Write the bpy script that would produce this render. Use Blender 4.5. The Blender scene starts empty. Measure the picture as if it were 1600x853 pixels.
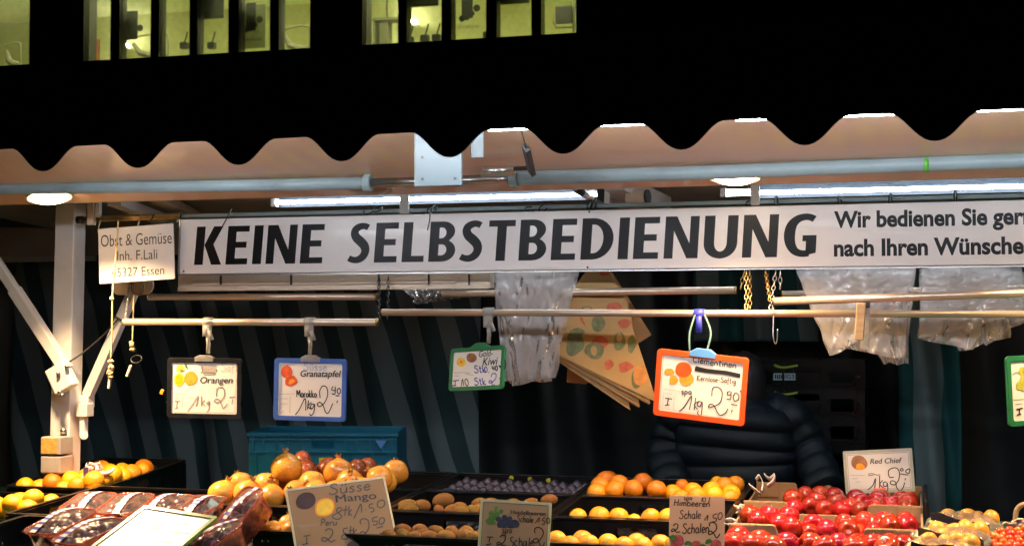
import bpy, bmesh, math, random
from mathutils import Vector, Matrix, Euler, noise
from mathutils.geometry import tessellate_polygon
random.seed(7)
SC = bpy.context.scene
COL = SC.collection
R = math.radians

# ---------------------------------------------------------------- camera, sky, exposure
CAMZ = 1.68; YAW = R(15.7); PITCH = R(2.24); FPX = 2222.0
cd = bpy.data.cameras.new('Camera'); cam = bpy.data.objects.new('Camera', cd); COL.objects.link(cam)
cam.location = (0, 0, CAMZ); cam.rotation_euler = (math.pi/2+PITCH, 0, YAW)
cd.sensor_width = 36; cd.lens = 36*FPX/1600; cd.clip_start = 0.05; cd.clip_end = 3000
cd.dof.use_dof = True; cd.dof.focus_distance = 4.7; cd.dof.aperture_fstop = 7.0
SC.camera = cam
W = bpy.data.worlds.new('World'); SC.world = W; W.use_nodes = True
wn = W.node_tree.nodes; wl = W.node_tree.links
sky = wn.new('ShaderNodeTexSky'); sky.sky_type = 'NISHITA'; sky.sun_disc = False
sky.sun_elevation = R(-14); sky.sun_rotation = R(200)
wn['Background'].inputs['Strength'].default_value = 0.05
wl.new(sky.outputs[0], wn['Background'].inputs['Color'])
vs = SC.view_settings
vs.view_transform = 'Standard'; vs.look = 'None'; vs.exposure = 0.0; vs.gamma = 1.0; vs.use_curve_mapping = False
SC.cycles.max_bounces = 10; SC.cycles.transparent_max_bounces = 24
SC.cycles.sample_clamp_indirect = 6.0
SC.cycles.caustics_reflective = False; SC.cycles.caustics_refractive = False

LAMP_WATTS = 36.0; LAMP_SPREAD = R(124); LENS_STRENGTH = 42.0; LAMP_COL = (1.0, 0.66, 0.34)
TUBE_STRENGTH = 78.0; BACK_STRENGTH = 62.0; TUBE_COL = (0.86, 0.91, 1.0)

# ---------------------------------------------------------------- photo measurements -> places
_s, _c = math.sin(YAW), math.cos(YAW); _sp, _cp = math.sin(PITCH), math.cos(PITCH)
F_ = Vector((-_s*_cp, _c*_cp, _sp)); R_ = Vector((_c, _s, 0)); U_ = R_.cross(F_)
C_ = Vector((0, 0, CAMZ))
def ray(px, py): return F_ + R_*((px-800)/FPX) + U_*((426.5-py)/FPX)
def at(px, py, Y):
    d = ray(px, py); return C_ + d*(Y/d.y)
def at_z(px, py, z):
    d = ray(px, py); return C_ + d*((z-CAMZ)/d.z)
RIM0, RIMB = 1.077, 0.0525
def rim(Y): return RIM0 + RIMB*(Y-3.9)
def at_rim(px, py, off=0.0):
    d = ray(px, py); t = (RIM0+off-3.9*RIMB-CAMZ)/(d.z-RIMB*d.y); return C_ + d*t
def pxm(p):
    return FPX/((p-C_).dot(F_))
def proj(p):
    q = p-C_; w = q.dot(F_); return (800+FPX*q.dot(R_)/w, 426.5-FPX*q.dot(U_)/w)

# ---------------------------------------------------------------- mesh helpers
class MB:
    def __init__(s): s.v = []; s.f = []
    def add(s, vs, fs):
        n = len(s.v); s.v += [tuple(p) for p in vs]; s.f += [tuple(i+n for i in f) for f in fs]; return s
    def box(s, c, d, rot=None):
        x, y, z = d[0]/2, d[1]/2, d[2]/2
        P = [Vector(p) for p in ((-x,-y,-z),(x,-y,-z),(x,y,-z),(-x,y,-z),(-x,-y,z),(x,-y,z),(x,y,z),(-x,y,z))]
        if rot is not None: P = [rot @ p for p in P]
        c = Vector(c)
        return s.add([p+c for p in P], [(3,2,1,0),(4,5,6,7),(0,1,5,4),(1,2,6,5),(2,3,7,6),(3,0,4,7)])
    def span(s, a, b):
        return s.box([(a[i]+b[i])/2 for i in range(3)], [abs(b[i]-a[i]) for i in range(3)])
    def bar(s, a, b, w, h, up=Vector((0,0,1))):
        a, b = Vector(a), Vector(b); d = (b-a); L = d.length; d.normalize()
        x = d.cross(up); x.normalize(); z = x.cross(d)
        m = Matrix((x, d, z)).transposed()
        return s.box((a+b)/2, (w, L, h), m)
    def tube(s, path, r, n=10, caps=True, closed=False):
        path = [Vector(p) for p in path]; m = len(path)
        rr = r if isinstance(r, (list, tuple)) else [r]*m
        d0 = (path[1]-path[0]).normalized()
        up = Vector((0,0,1)) if abs(d0.z) < .9 else Vector((1,0,0))
        x = d0.cross(up).normalized(); vs = []
        for i, p in enumerate(path):
            if closed: d = (path[(i+1) % m]-path[i-1]).normalized()
            else: d = (path[min(i+1, m-1)]-path[max(i-1, 0)]).normalized()
            x = (x - d*x.dot(d)).normalized(); y = d.cross(x)
            for k in range(n):
                a = 2*math.pi*k/n; vs.append(p + (x*math.cos(a)+y*math.sin(a))*rr[i])
        fs = []
        for i in range(m if closed else m-1):
            j = (i+1) % m
            for k in range(n):
                k2 = (k+1) % n; fs.append((i*n+k, i*n+k2, j*n+k2, j*n+k))
        if caps and not closed:
            fs.append(tuple(range(n-1, -1, -1))); fs.append(tuple((m-1)*n+k for k in range(n)))
        return s.add(vs, fs)
    def lathe(s, prof, n=24, c=(0,0,0), m=None):
        vs = []; c = Vector(c)
        for r, z in prof:
            for k in range(n):
                a = 2*math.pi*k/n; p = Vector((r*math.cos(a), r*math.sin(a), z)); vs.append((m @ p if m else p)+c)
        fs = [(i*n+k, i*n+(k+1) % n, (i+1)*n+(k+1) % n, (i+1)*n+k) for i in range(len(prof)-1) for k in range(n)]
        fs.append(tuple(range(n-1, -1, -1))); fs.append(tuple((len(prof)-1)*n+k for k in range(n)))
        return s.add(vs, fs)
    def flat(s, loops, z=0.0):
        """filled flat shape: first loop outer, the others holes"""
        L = [[Vector((p[0], p[1], 0)) for p in lp] for lp in loops]
        tr = tessellate_polygon(L); vs = [(p.x, p.y, z) for lp in L for p in lp]
        fs = []
        for a, b, c in tr:
            A, B, Cc = vs[a], vs[b], vs[c]
            if (B[0]-A[0])*(Cc[1]-A[1])-(B[1]-A[1])*(Cc[0]-A[0]) < 0: a, c = c, a
            fs.append((a, b, c))
        return s.add(vs, fs)
    def prism(s, loops, z0, z1):
        n0 = len(s.v); s.flat(loops, z1)
        k = len(s.v); s.flat(loops, z0)
        nf = [f for f in s.f if min(f) >= k]; s.f = [f for f in s.f if min(f) < k] + [f[::-1] for f in nf]
        o = 0
        for lp in loops:
            m = len(lp); ar = sum(lp[i][0]*lp[(i+1) % m][1]-lp[(i+1) % m][0]*lp[i][1] for i in range(m))
            outer = lp is loops[0]
            for i in range(m):
                j = (i+1) % m; q = (k+o+i, k+o+j, n0+o+j, n0+o+i)
                s.f.append(q if (ar > 0) == outer else q[::-1])
            o += m
        return s
    def ribbon(s, path, w, z=0.0):
        path = [Vector((p[0], p[1], 0)) for p in path]; m = len(path); vs = []
        ww = w if isinstance(w, (list, tuple)) else [w]*m
        for i, p in enumerate(path):
            d = path[min(i+1, m-1)]-path[max(i-1, 0)]
            if d.length < 1e-9: d = Vector((1,0,0))
            d.normalize(); nrm = Vector((-d.y, d.x, 0))*ww[i]/2
            vs += [(p+nrm)+Vector((0,0,z)), (p-nrm)+Vector((0,0,z))]
        return s.add(vs, [(2*i+1, 2*i+3, 2*i+2, 2*i) for i in range(m-1)])
    def grid(s, fn, nu, nv):
        vs = [fn(i/nu, j/nv) for j in range(nv+1) for i in range(nu+1)]
        return s.add(vs, [(j*(nu+1)+i, j*(nu+1)+i+1, (j+1)*(nu+1)+i+1, (j+1)*(nu+1)+i) for j in range(nv) for i in range(nu)])
    def move(s, m):
        s.v = [tuple(m @ Vector(p)) for p in s.v]; return s
    def mesh(s, name, mats, smooth=False):
        me = bpy.data.meshes.new(name); me.from_pydata(s.v, [], s.f); me.update()
        for m in (mats if isinstance(mats, (list, tuple)) else [mats]): me.materials.append(m)
        if smooth: me.polygons.foreach_set('use_smooth', [True]*len(me.polygons))
        return me

def link(name, me, parent=None, loc=None, rot=None):
    o = bpy.data.objects.new(name, me); COL.objects.link(o)
    if parent: o.parent = parent
    if loc is not None: o.location = loc
    if rot is not None: o.rotation_euler = rot
    return o
def ob(name, mb, mat, parent=None, smooth=False, bevel=0, loc=None, rot=None, seg=2):
    o = link(name, mb.mesh(name, mat, smooth), parent, loc, rot)
    if bevel:
        b = o.modifiers.new('Bevel', 'BEVEL'); b.width = bevel; b.segments = seg; b.limit_method = 'ANGLE'; b.angle_limit = R(40)
    if smooth == 'auto':
        o.data.polygons.foreach_set('use_smooth', [False]*len(o.data.polygons))
    return o
def tag(o, label, cat, group=None, kind=None):
    o['label'] = label; o['category'] = cat
    if group: o['group'] = group
    if kind: o['kind'] = kind
    return o
def thing(name, label, cat, loc=(0,0,0), rot=(0,0,0), group=None):
    o = bpy.data.objects.new(name, None); COL.objects.link(o); o.empty_display_size = .05
    o.location = loc; o.rotation_euler = rot
    return tag(o, label, cat, group)
def struct(o):
    o['kind'] = 'structure'; return o
def relto(root, mb):
    """mesh built in world space, made local to an unrotated root"""
    l = Vector(root.location); mb.v = [tuple(Vector(p)-l) for p in mb.v]; return mb
def smooth_path(P, k=5):
    if len(P) < 3: return [Vector(p) for p in P]
    P = [Vector(p) for p in P]; out = []
    for i in range(len(P)-1):
        a = P[max(i-1, 0)]; b = P[i]; c = P[i+1]; d = P[min(i+2, len(P)-1)]
        for j in range(k):
            t = j/k
            out.append(0.5*((2*b)+(c-a)*t+(2*a-5*b+4*c-d)*t*t+(3*b-a-3*c+d)*t**3))
    out.append(P[-1]); return out
def rr(w, h, r, n=5, cx=0, cy=0):
    out = []
    for (x, y, a0) in ((w/2-r, h/2-r, 0), (-w/2+r, h/2-r, 90), (-w/2+r, -h/2+r, 180), (w/2-r, -h/2+r, 270)):
        for i in range(n+1):
            a = R(a0+90*i/n); out.append((cx+x+r*math.cos(a), cy+y+r*math.sin(a)))
    return out
def ell(cx, cy, rx, ry, n=20, rot=0):
    return [(cx+rx*math.cos(2*math.pi*i/n)*math.cos(rot)-ry*math.sin(2*math.pi*i/n)*math.sin(rot),
             cy+rx*math.cos(2*math.pi*i/n)*math.sin(rot)+ry*math.sin(2*math.pi*i/n)*math.cos(rot)) for i in range(n)]

# ---------------------------------------------------------------- materials
def mat(name, col, rough=.5, metal=0, var=.12, scale=12, bump=0, bscale=60, coat=0, spec=.5, trans=0, alpha=1, sss=0, stretch=None, rvar=.08, objrand=0, dirt=0, vrand=None):
    m = bpy.data.materials.new(name); m.use_nodes = True
    nt = m.node_tree; N = nt.nodes; L = nt.links; b = N['Principled BSDF']
    b.inputs['Roughness'].default_value = rough; b.inputs['Metallic'].default_value = metal
    b.inputs['Coat Weight'].default_value = coat; b.inputs['Coat Roughness'].default_value = .05
    b.inputs['Specular IOR Level'].default_value = spec; b.inputs['Alpha'].default_value = alpha
    b.inputs['Transmission Weight'].default_value = trans
    if sss:
        b.inputs['Subsurface Weight'].default_value = sss; b.inputs['Subsurface Radius'].default_value = (.01, .005, .002)
    tc = N.new('ShaderNodeTexCoord'); mp = N.new('ShaderNodeMapping'); L.new(tc.outputs['Object'], mp.inputs[0])
    if stretch: mp.inputs['Scale'].default_value = stretch
    nz = N.new('ShaderNodeTexNoise'); nz.inputs['Scale'].default_value = scale; nz.inputs['Detail'].default_value = 5
    L.new(mp.outputs[0], nz.inputs['Vector'])
    rp = N.new('ShaderNodeValToRGB'); e = rp.color_ramp.elements
    lo = [max(0, c*(1-var)) for c in col[:3]]; hi = [min(1, c*(1+var)) for c in col[:3]]
    e[0].position = .3; e[0].color = (*lo, 1); e[1].position = .7; e[1].color = (*hi, 1)
    L.new(nz.outputs['Fac'], rp.inputs[0]); cout = rp.outputs[0]
    if dirt:
        n2 = N.new('ShaderNodeTexNoise'); n2.inputs['Scale'].default_value = 3.1; n2.inputs['Detail'].default_value = 8; n2.inputs['Roughness'].default_value = .7
        L.new(tc.outputs['Object'], n2.inputs['Vector'])
        r2 = N.new('ShaderNodeValToRGB'); r2.color_ramp.elements[0].position = .52; r2.color_ramp.elements[1].position = .75
        r2.color_ramp.elements[1].color = (dirt, dirt, dirt, 1); L.new(n2.outputs['Fac'], r2.inputs[0])
        mx = N.new('ShaderNodeMixRGB'); mx.inputs['Color2'].default_value = (col[0]*.45, col[1]*.4, col[2]*.35, 1)
        L.new(r2.outputs[0], mx.inputs['Fac']); L.new(cout, mx.inputs['Color1']); cout = mx.outputs[0]
    if objrand:
        oi = N.new('ShaderNodeObjectInfo'); hs = N.new('ShaderNodeHueSaturation')
        a = N.new('ShaderNodeMapRange'); a.inputs['To Min'].default_value = .5-objrand*.12; a.inputs['To Max'].default_value = .5+objrand*.12
        L.new(oi.outputs['Random'], a.inputs['Value']); L.new(a.outputs[0], hs.inputs['Hue'])
        a2 = N.new('ShaderNodeMath'); a2.operation = 'MULTIPLY'; a2.inputs[1].default_value = 7.31
        a3 = N.new('ShaderNodeMath'); a3.operation = 'FRACT'; a4 = N.new('ShaderNodeMapRange')
        vr = objrand if vrand is None else vrand; a4.inputs['To Min'].default_value = 1-vr; a4.inputs['To Max'].default_value = 1+vr*.6
        L.new(oi.outputs['Random'], a2.inputs[0]); L.new(a2.outputs[0], a3.inputs[0]); L.new(a3.outputs[0], a4.inputs['Value']); L.new(a4.outputs[0], hs.inputs['Value'])
        L.new(cout, hs.inputs['Color']); cout = hs.outputs[0]
    L.new(cout, b.inputs['Base Color'])
    if rvar:
        mr = N.new('ShaderNodeMapRange'); mr.inputs['To Min'].default_value = max(.02, rough-rvar); mr.inputs['To Max'].default_value = min(1, rough+rvar)
        L.new(nz.outputs['Fac'], mr.inputs['Value']); L.new(mr.outputs[0], b.inputs['Roughness'])
    if bump:
        nb = N.new('ShaderNodeTexNoise'); nb.inputs['Scale'].default_value = bscale; nb.inputs['Detail'].default_value = 3
        L.new(mp.outputs[0], nb.inputs['Vector'])
        bp = N.new('ShaderNodeBump'); bp.inputs['Strength'].default_value = bump; bp.inputs['Distance'].default_value = .004
        L.new(nb.outputs['Fac'], bp.inputs['Height']); L.new(bp.outputs[0], b.inputs['Normal'])
    return m
def emit(name, col, strength):
    m = bpy.data.materials.new(name); m.use_nodes = True; b = m.node_tree.nodes['Principled BSDF']
    b.inputs['Base Color'].default_value = (.8, .8, .8, 1)
    b.inputs['Emission Color'].default_value = (*col, 1); b.inputs['Emission Strength'].default_value = strength
    return m
def film(name, col, opaque, rough=.15, gloss=.35, wrinkle=.4, wscale=14):
    """thin plastic sheet: clear + milky + glossy"""
    m = bpy.data.materials.new(name); m.use_nodes = True; N = m.node_tree.nodes; L = m.node_tree.links
    N.remove(N['Principled BSDF']); out = N['Material Output']
    tr = N.new('ShaderNodeBsdfTransparent'); tr.inputs[0].default_value = (*[min(1, .6+.4*c) for c in col], 1)
    df = N.new('ShaderNodeBsdfDiffuse'); df.inputs[0].default_value = (*col, 1)
    tl = N.new('ShaderNodeBsdfTranslucent'); tl.inputs[0].default_value = (*col, 1)
    gl = N.new('ShaderNodeBsdfGlossy'); gl.inputs['Roughness'].default_value = rough
    tc = N.new('ShaderNodeTexCoord'); nz = N.new('ShaderNodeTexNoise'); nz.inputs['Scale'].default_value = wscale; nz.inputs['Detail'].default_value = 4
    L.new(tc.outputs['Object'], nz.inputs['Vector'])
    bp = N.new('ShaderNodeBump'); bp.inputs['Strength'].default_value = wrinkle; bp.inputs['Distance'].default_value = .03
    L.new(nz.outputs['Fac'], bp.inputs['Height'])
    for n in (df, tl, gl): L.new(bp.outputs[0], n.inputs['Normal'])
    m1 = N.new('ShaderNodeMixShader'); m1.inputs[0].default_value = .5; L.new(df.outputs[0], m1.inputs[1]); L.new(tl.outputs[0], m1.inputs[2])
    m2 = N.new('ShaderNodeMixShader'); L.new(tr.outputs[0], m2.inputs[1]); L.new(m1.outputs[0], m2.inputs[2])
    mr = N.new('ShaderNodeMapRange'); mr.inputs['To Min'].default_value = max(0, opaque-.15); mr.inputs['To Max'].default_value = min(1, opaque+.15)
    L.new(nz.outputs['Fac'], mr.inputs['Value']); L.new(mr.outputs[0], m2.inputs[0])
    fr = N.new('ShaderNodeLayerWeight'); fr.inputs['Blend'].default_value = gloss
    L.new(bp.outputs[0], fr.inputs['Normal'])
    mu = N.new('ShaderNodeMath'); mu.operation = 'MULTIPLY'; mu.inputs[1].default_value = .6; L.new(fr.outputs['Fresnel'], mu.inputs[0])
    m3 = N.new('ShaderNodeMixShader'); L.new(mu.outputs[0], m3.inputs[0]); L.new(m2.outputs[0], m3.inputs[1]); L.new(gl.outputs[0], m3.inputs[2])
    L.new(m3.outputs[0], out.inputs[0]); return m
def striped(name, c1, c2, period, slant, duty=.5, rough=.75):
    m = mat(name, c1, rough, var=.2, scale=5, bump=.25, bscale=9)
    N = m.node_tree.nodes; L = m.node_tree.links; b = N['Principled BSDF']
    tc = N.new('ShaderNodeTexCoord'); sp = N.new('ShaderNodeSeparateXYZ'); L.new(tc.outputs['Object'], sp.inputs[0])
    nz = N.new('ShaderNodeTexNoise'); nz.inputs['Scale'].default_value = 1.3; L.new(tc.outputs['Object'], nz.inputs[0])
    a = N.new('ShaderNodeMath'); a.operation = 'MULTIPLY_ADD'; a.inputs[1].default_value = slant
    L.new(sp.outputs['Z'], a.inputs[0]); L.new(sp.outputs['X'], a.inputs[2])
    a1 = N.new('ShaderNodeMath'); a1.operation = 'MULTIPLY_ADD'; a1.inputs[1].default_value = .12; L.new(nz.outputs['Fac'], a1.inputs[0]); L.new(a.outputs[0], a1.inputs[2])
    d = N.new('ShaderNodeMath'); d.operation = 'DIVIDE'; d.inputs[1].default_value = period; L.new(a1.outputs[0], d.inputs[0])
    fr = N.new('ShaderNodeMath'); fr.operation = 'FRACT'; L.new(d.outputs[0], fr.inputs[0])
    g = N.new('ShaderNodeMath'); g.operation = 'GREATER_THAN'; g.inputs[1].default_value = duty; L.new(fr.outputs[0], g.inputs[0])
    src = b.inputs['Base Color'].links[0].from_socket
    mx = N.new('ShaderNodeMixRGB'); mx.inputs['Color2'].default_value = (*c2, 1); L.new(g.outputs[0], mx.inputs['Fac']); L.new(src, mx.inputs['Color1'])
    L.new(mx.outputs[0], b.inputs['Base Color']); return m

M = {}
def mk():
    M['asphalt'] = mat('asphalt', (.05,.05,.05), .9, var=.35, scale=60, bump=.5, bscale=200)
    M['white_paint'] = mat('white_paint', (.74,.72,.70), .4, var=.05, scale=6, bump=.05, dirt=.35)
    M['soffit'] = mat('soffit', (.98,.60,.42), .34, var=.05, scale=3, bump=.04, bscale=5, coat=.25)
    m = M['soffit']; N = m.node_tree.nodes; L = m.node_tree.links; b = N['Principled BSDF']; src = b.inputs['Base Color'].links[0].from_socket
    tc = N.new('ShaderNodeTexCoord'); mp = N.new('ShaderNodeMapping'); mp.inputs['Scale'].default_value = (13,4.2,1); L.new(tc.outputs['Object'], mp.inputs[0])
    vo = N.new('ShaderNodeTexVoronoi'); vo.feature = 'SMOOTH_F1'; vo.inputs['Scale'].default_value = 1.0; vo.inputs['Smoothness'].default_value = .6; vo.inputs['Randomness'].default_value = .35; L.new(mp.outputs[0], vo.inputs['Vector'])  # round orange reflections of the fruit, painted into the base colour
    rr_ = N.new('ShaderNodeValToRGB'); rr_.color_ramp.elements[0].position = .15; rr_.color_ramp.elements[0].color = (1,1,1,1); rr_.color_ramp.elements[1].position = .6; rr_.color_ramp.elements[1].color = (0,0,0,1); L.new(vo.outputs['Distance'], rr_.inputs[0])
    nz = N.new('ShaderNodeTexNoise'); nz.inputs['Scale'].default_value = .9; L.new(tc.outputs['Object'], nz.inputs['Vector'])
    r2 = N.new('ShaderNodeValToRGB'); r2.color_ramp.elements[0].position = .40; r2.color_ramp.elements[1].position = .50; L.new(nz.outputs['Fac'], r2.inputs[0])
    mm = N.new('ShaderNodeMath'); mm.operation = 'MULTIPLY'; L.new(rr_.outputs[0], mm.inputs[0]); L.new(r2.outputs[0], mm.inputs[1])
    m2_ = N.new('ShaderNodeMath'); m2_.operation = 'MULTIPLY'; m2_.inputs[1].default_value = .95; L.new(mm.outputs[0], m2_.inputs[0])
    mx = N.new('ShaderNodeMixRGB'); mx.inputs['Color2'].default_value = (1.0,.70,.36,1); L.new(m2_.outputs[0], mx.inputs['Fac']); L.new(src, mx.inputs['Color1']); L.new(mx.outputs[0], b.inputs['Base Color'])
    M['navy_cloth'] = mat('navy_cloth', (.012,.013,.018), .95, var=.3, scale=30, bump=.2, spec=.1)
    M['roof'] = mat('roof', (.06,.06,.065), .8, dirt=.5)
    M['blue_grey'] = mat('blue_grey', (.33,.44,.475), .38, var=.08, scale=10, bump=.08, bscale=40, dirt=.5)
    M['plate_grey'] = mat('plate_grey', (.085,.115,.125), .45, var=.06, scale=6, dirt=.3)
    M['steel'] = mat('steel', (.45,.45,.45), .32, metal=1, var=.15, scale=20, stretch=(3,40,40))
    M['alu'] = mat('alu', (.66,.64,.62), .3, metal=.9, var=.1, scale=18, stretch=(2,40,40))
    M['reflector'] = mat('reflector', (.035,.042,.052), .5, spec=.15, metal=.0, var=.25, scale=9, stretch=(2,10,10), bump=.12, bscale=10)
    M['brass'] = mat('brass', (.55,.36,.14), .35, metal=1, var=.25, scale=40)
    M['dark_metal'] = mat('dark_metal', (.04,.04,.04), .45, metal=.6, var=.3)
    M['board_white'] = mat('board_white', (.72,.67,.65), .38, var=.03, scale=4, bump=.02, bscale=3, coat=.06, dirt=.15)
    M['ink'] = mat('ink', (.006,.006,.007), .34, var=.1, spec=.14)
    M['grey_ink'] = mat('grey_ink', (.05,.043,.036), .4, var=.1)
    M['faint_ink'] = mat('faint_ink', (.38,.34,.30), .5, var=.1)
    M['pen'] = mat('pen', (.015,.014,.016), .5, var=.1)
    M['pen_faint'] = mat('pen_faint', (.22,.20,.19), .5, var=.2, scale=90)
    M['pen_blue'] = mat('pen_blue', (.05,.06,.28), .5, var=.2)
    M['pen_pale'] = mat('pen_pale', (.45,.47,.60), .5, var=.2, scale=80)
    M['paper'] = mat('paper', (.82,.74,.66), .35, var=.04, scale=8, bump=.02, coat=.2)
    M['card_plain'] = film('card_plain', (.78,.58,.42), 1.0, rough=.4, gloss=.08, wrinkle=0)  # pale card with the warm shade on it tinted into its colour
    M['sleeve_edge'] = mat('sleeve_edge', (.36,.37,.30), .35, var=.08)
    M['paper_shaded'] = mat('paper_shaded', (.62,.59,.58), .4, var=.04, scale=8)  # card paper darkened for the weaker light on the apple card
    M['card_shaded'] = film('card_shaded', (.52,.37,.235), 1.0, rough=.4, gloss=.08, wrinkle=0)  # card colour deepened to hold the shade on the front cards
    M['yellow_edge'] = mat('yellow_edge', (.55,.45,.24), .4, var=.08)
    M['black_plastic'] = mat('black_plastic', (.006,.006,.007), .3, spec=.4, var=.3, scale=25, bump=.05, bscale=90)
    M['frame_black'] = mat('frame_black', (.012,.013,.016), .28, var=.2)
    M['frame_blue'] = mat('frame_blue', (.06,.13,.42), .3, var=.1)
    M['frame_green'] = mat('frame_green', (.02,.16,.06), .3, var=.1)
    M['frame_red'] = mat('frame_red', (.78,.09,.02), .3, var=.08)
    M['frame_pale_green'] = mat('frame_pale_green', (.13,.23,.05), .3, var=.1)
    M['clip_blue'] = mat('clip_blue', (.10,.28,.62), .3)
    M['band_blue'] = mat('band_blue', (.04,.05,.45), .5)
    M['clip_red'] = mat('clip_red', (.75,.08,.03), .35)
    M['clear_plastic'] = film('clear_plastic', (.8,.78,.74), .5, rough=.1, gloss=.5, wrinkle=.2, wscale=60)
    M['blue_crate'] = mat('blue_crate', (.006,.13,.215), .35, var=.15, scale=12, bump=.05, dirt=.4)
    M['label_blue'] = mat('label_blue', (.42,.60,.66), .5)
    M['lime'] = mat('lime', (.30,.45,.03), .4)
    M['cardboard'] = mat('cardboard', (.36,.20,.10), .7, var=.1, scale=8, bump=.1, bscale=30, dirt=.3)
    M['cardboard_edge'] = mat('cardboard_edge', (.52,.33,.17), .8, var=.15, scale=90)
    M['tray_purple'] = mat('tray_purple', (.035,.022,.034), .4, var=.2)
    M['grass_mat'] = mat('grass_mat', (.012,.075,.035), .8, var=.5, scale=120, bump=.8, bscale=260)
    M['counter'] = mat('counter', (.10,.10,.10), .6, dirt=.4)
    M['wood'] = mat('wood', (.38,.25,.14), .6, var=.2, scale=6, stretch=(1,12,12), bump=.1)
    M['cream'] = mat('cream', (.72,.58,.44), .4, var=.06, scale=5, dirt=.35)
    M['orange'] = mat('orange_peel', (.70,.215,.006), .33, var=.14, scale=18, bump=.28, bscale=260, spec=.5, sss=.06, objrand=.12)
    M['lemon'] = mat('clementine_peel', (.78,.34,.008), .33, var=.14, scale=18, bump=.28, bscale=260, sss=.06, objrand=.12)
    M['kiwi'] = mat('kiwi_skin', (.23,.105,.024), .75, var=.25, scale=40, bump=.5, bscale=420, spec=.25, objrand=.15)
    M['crown'] = mat('dry_crown', (.40,.22,.06), .8, var=.35, scale=60)
    M['plum'] = mat('plum_skin', (.085,.010,.024), .30, var=.5, scale=14, coat=.2, objrand=.2)
    M['peach'] = mat('peach_flesh', (.72,.27,.03), .4, var=.25, scale=14)
    M['tray_pink'] = film('tray_pink', (.80,.24,.15), .42, rough=.12, gloss=.5, wrinkle=.15, wscale=30)
    M['wrap'] = film('wrap', (.85,.80,.78), .06, rough=.08, gloss=.18, wrinkle=.5, wscale=20)
    M['tape_white'] = mat('tape_white', (.72,.70,.72), .4)
    M['tape_blue'] = mat('tape_blue', (.05,.05,.36), .4)
    M['tag_cyan'] = mat('tag_cyan', (.38,.58,.64), .4, var=.15, scale=70)
    M['bag_film'] = film('bag_film', (.92,.88,.86), .40, rough=.15, gloss=.42, wrinkle=.45, wscale=8)
    M['kraft'] = mat('kraft', (.40,.235,.08), .6, var=.06, scale=14, bump=.06)
    M['kraft_dark'] = mat('kraft_dark', (.40,.19,.055), .6, var=.08, scale=14)
    M['print_green'] = mat('print_green', (.13,.135,.05), .6, var=.3, scale=60)
    M['print_red'] = mat('print_red', (.42,.09,.035), .6, var=.25, scale=60)
    M['print_orange'] = mat('print_orange', (.52,.20,.04), .6, var=.2, scale=60)
    M['pic_orange'] = mat('pic_orange', (.85,.30,.03), .6, spec=.25, var=.18, scale=50)
    M['pic_yellow'] = mat('pic_yellow', (.88,.55,.06), .6, spec=.25, var=.15, scale=60)
    M['pic_red'] = mat('pic_red', (.70,.10,.03), .6, spec=.25, var=.3, scale=50)
    M['pic_brown'] = mat('pic_brown', (.30,.13,.06), .6, spec=.25, var=.3, scale=50)
    M['pic_purple'] = mat('pic_purple', (.055,.028,.03), .6, spec=.25, var=.3, scale=50)
    M['pic_leaf'] = mat('pic_leaf', (.08,.16,.03), .6, spec=.25, var=.3, scale=60)
    M['pic_berry'] = mat('pic_berry', (.03,.03,.05), .6, spec=.25, var=.5, scale=90)
    M['pic_grape'] = mat('pic_grape', (.42,.42,.04), .6, spec=.25, var=.3, scale=80)
    M['pic_pink'] = mat('pic_pink', (.62,.10,.09), .6, spec=.25, var=.4, scale=120)
    M['jacket'] = mat('jacket', (.003,.008,.0135), .55, spec=.25, var=.2, scale=20, bump=.25, bscale=50)
    M['hair'] = mat('hair', (.008,.008,.010), .5, var=.4, scale=40, stretch=(1,1,.1), bump=.4, bscale=90)
    M['skin'] = mat('skin', (.50,.30,.21), .5, sss=.1)
    M['trousers'] = mat('trousers', (.02,.02,.025), .9)
    M['stripe_curtain'] = striped('stripe_curtain', (.020,.055,.062), (.14,.185,.195), .180, .27)
    M['stripe_curtain_right'] = striped('stripe_curtain_right', (.008,.085,.09), (.16,.22,.23), .24, .05)
    M['dark_curtain'] = mat('dark_curtain', (.016,.020,.022), .42, var=.4, scale=2, bump=.3, bscale=5)
    M['grey_tarp'] = mat('grey_tarp', (.52,.47,.42), .6, var=.15, scale=4, bump=.3, bscale=6, dirt=.4)
    M['pale_strip'] = mat('pale_strip', (.75,.75,.74), .6, dirt=.4)
    M['socket_grey'] = mat('socket_grey', (.36,.33,.30), .45)
    M['socket_amber'] = mat('socket_amber', (.60,.33,.08), .3, var=.3, scale=60)
    M['string'] = mat('string', (.55,.42,.20), .8, var=.2, scale=80)
    M['cable'] = mat('cable', (.015,.015,.017), .5)
    M['green_cord'] = film('green_cord', (.35,.60,.55), .5)
    M['green_tape'] = mat('green_tape', (.12,.55,.05), .4)
    M['facade'] = mat('facade', (.03,.028,.026), .85, var=.2, scale=3, bump=.2)
    M['room_wall'] = mat('room_wall', (.66,.67,.36), .8, var=.05, scale=1)
    M['room_ceiling'] = mat('room_ceiling', (.80,.80,.55), .8, var=.03, scale=1)
    M['room_grey'] = mat('room_grey', (.20,.20,.13), .7)
    M['blind'] = mat('blind', (.10,.10,.06), .8, var=.1, stretch=(1,1,30))
    M['poster_sheet'] = film('poster_sheet', (.30,.32,.18), .75, rough=.6, gloss=.1, wrinkle=.0)
    M['dark_thing'] = mat('dark_thing', (.010,.010,.010), .6)
    M['art_orange'] = mat('art_orange', (.55,.13,.03), .6, var=.6, scale=7)
    M['win_glass'] = film('win_glass', (.6,.62,.6), .02, rough=.02, gloss=.2, wrinkle=0)
    M['yellow_fruit'] = mat('yellow_fruit', (.60,.29,.03), .4, var=.3, scale=20)
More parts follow.
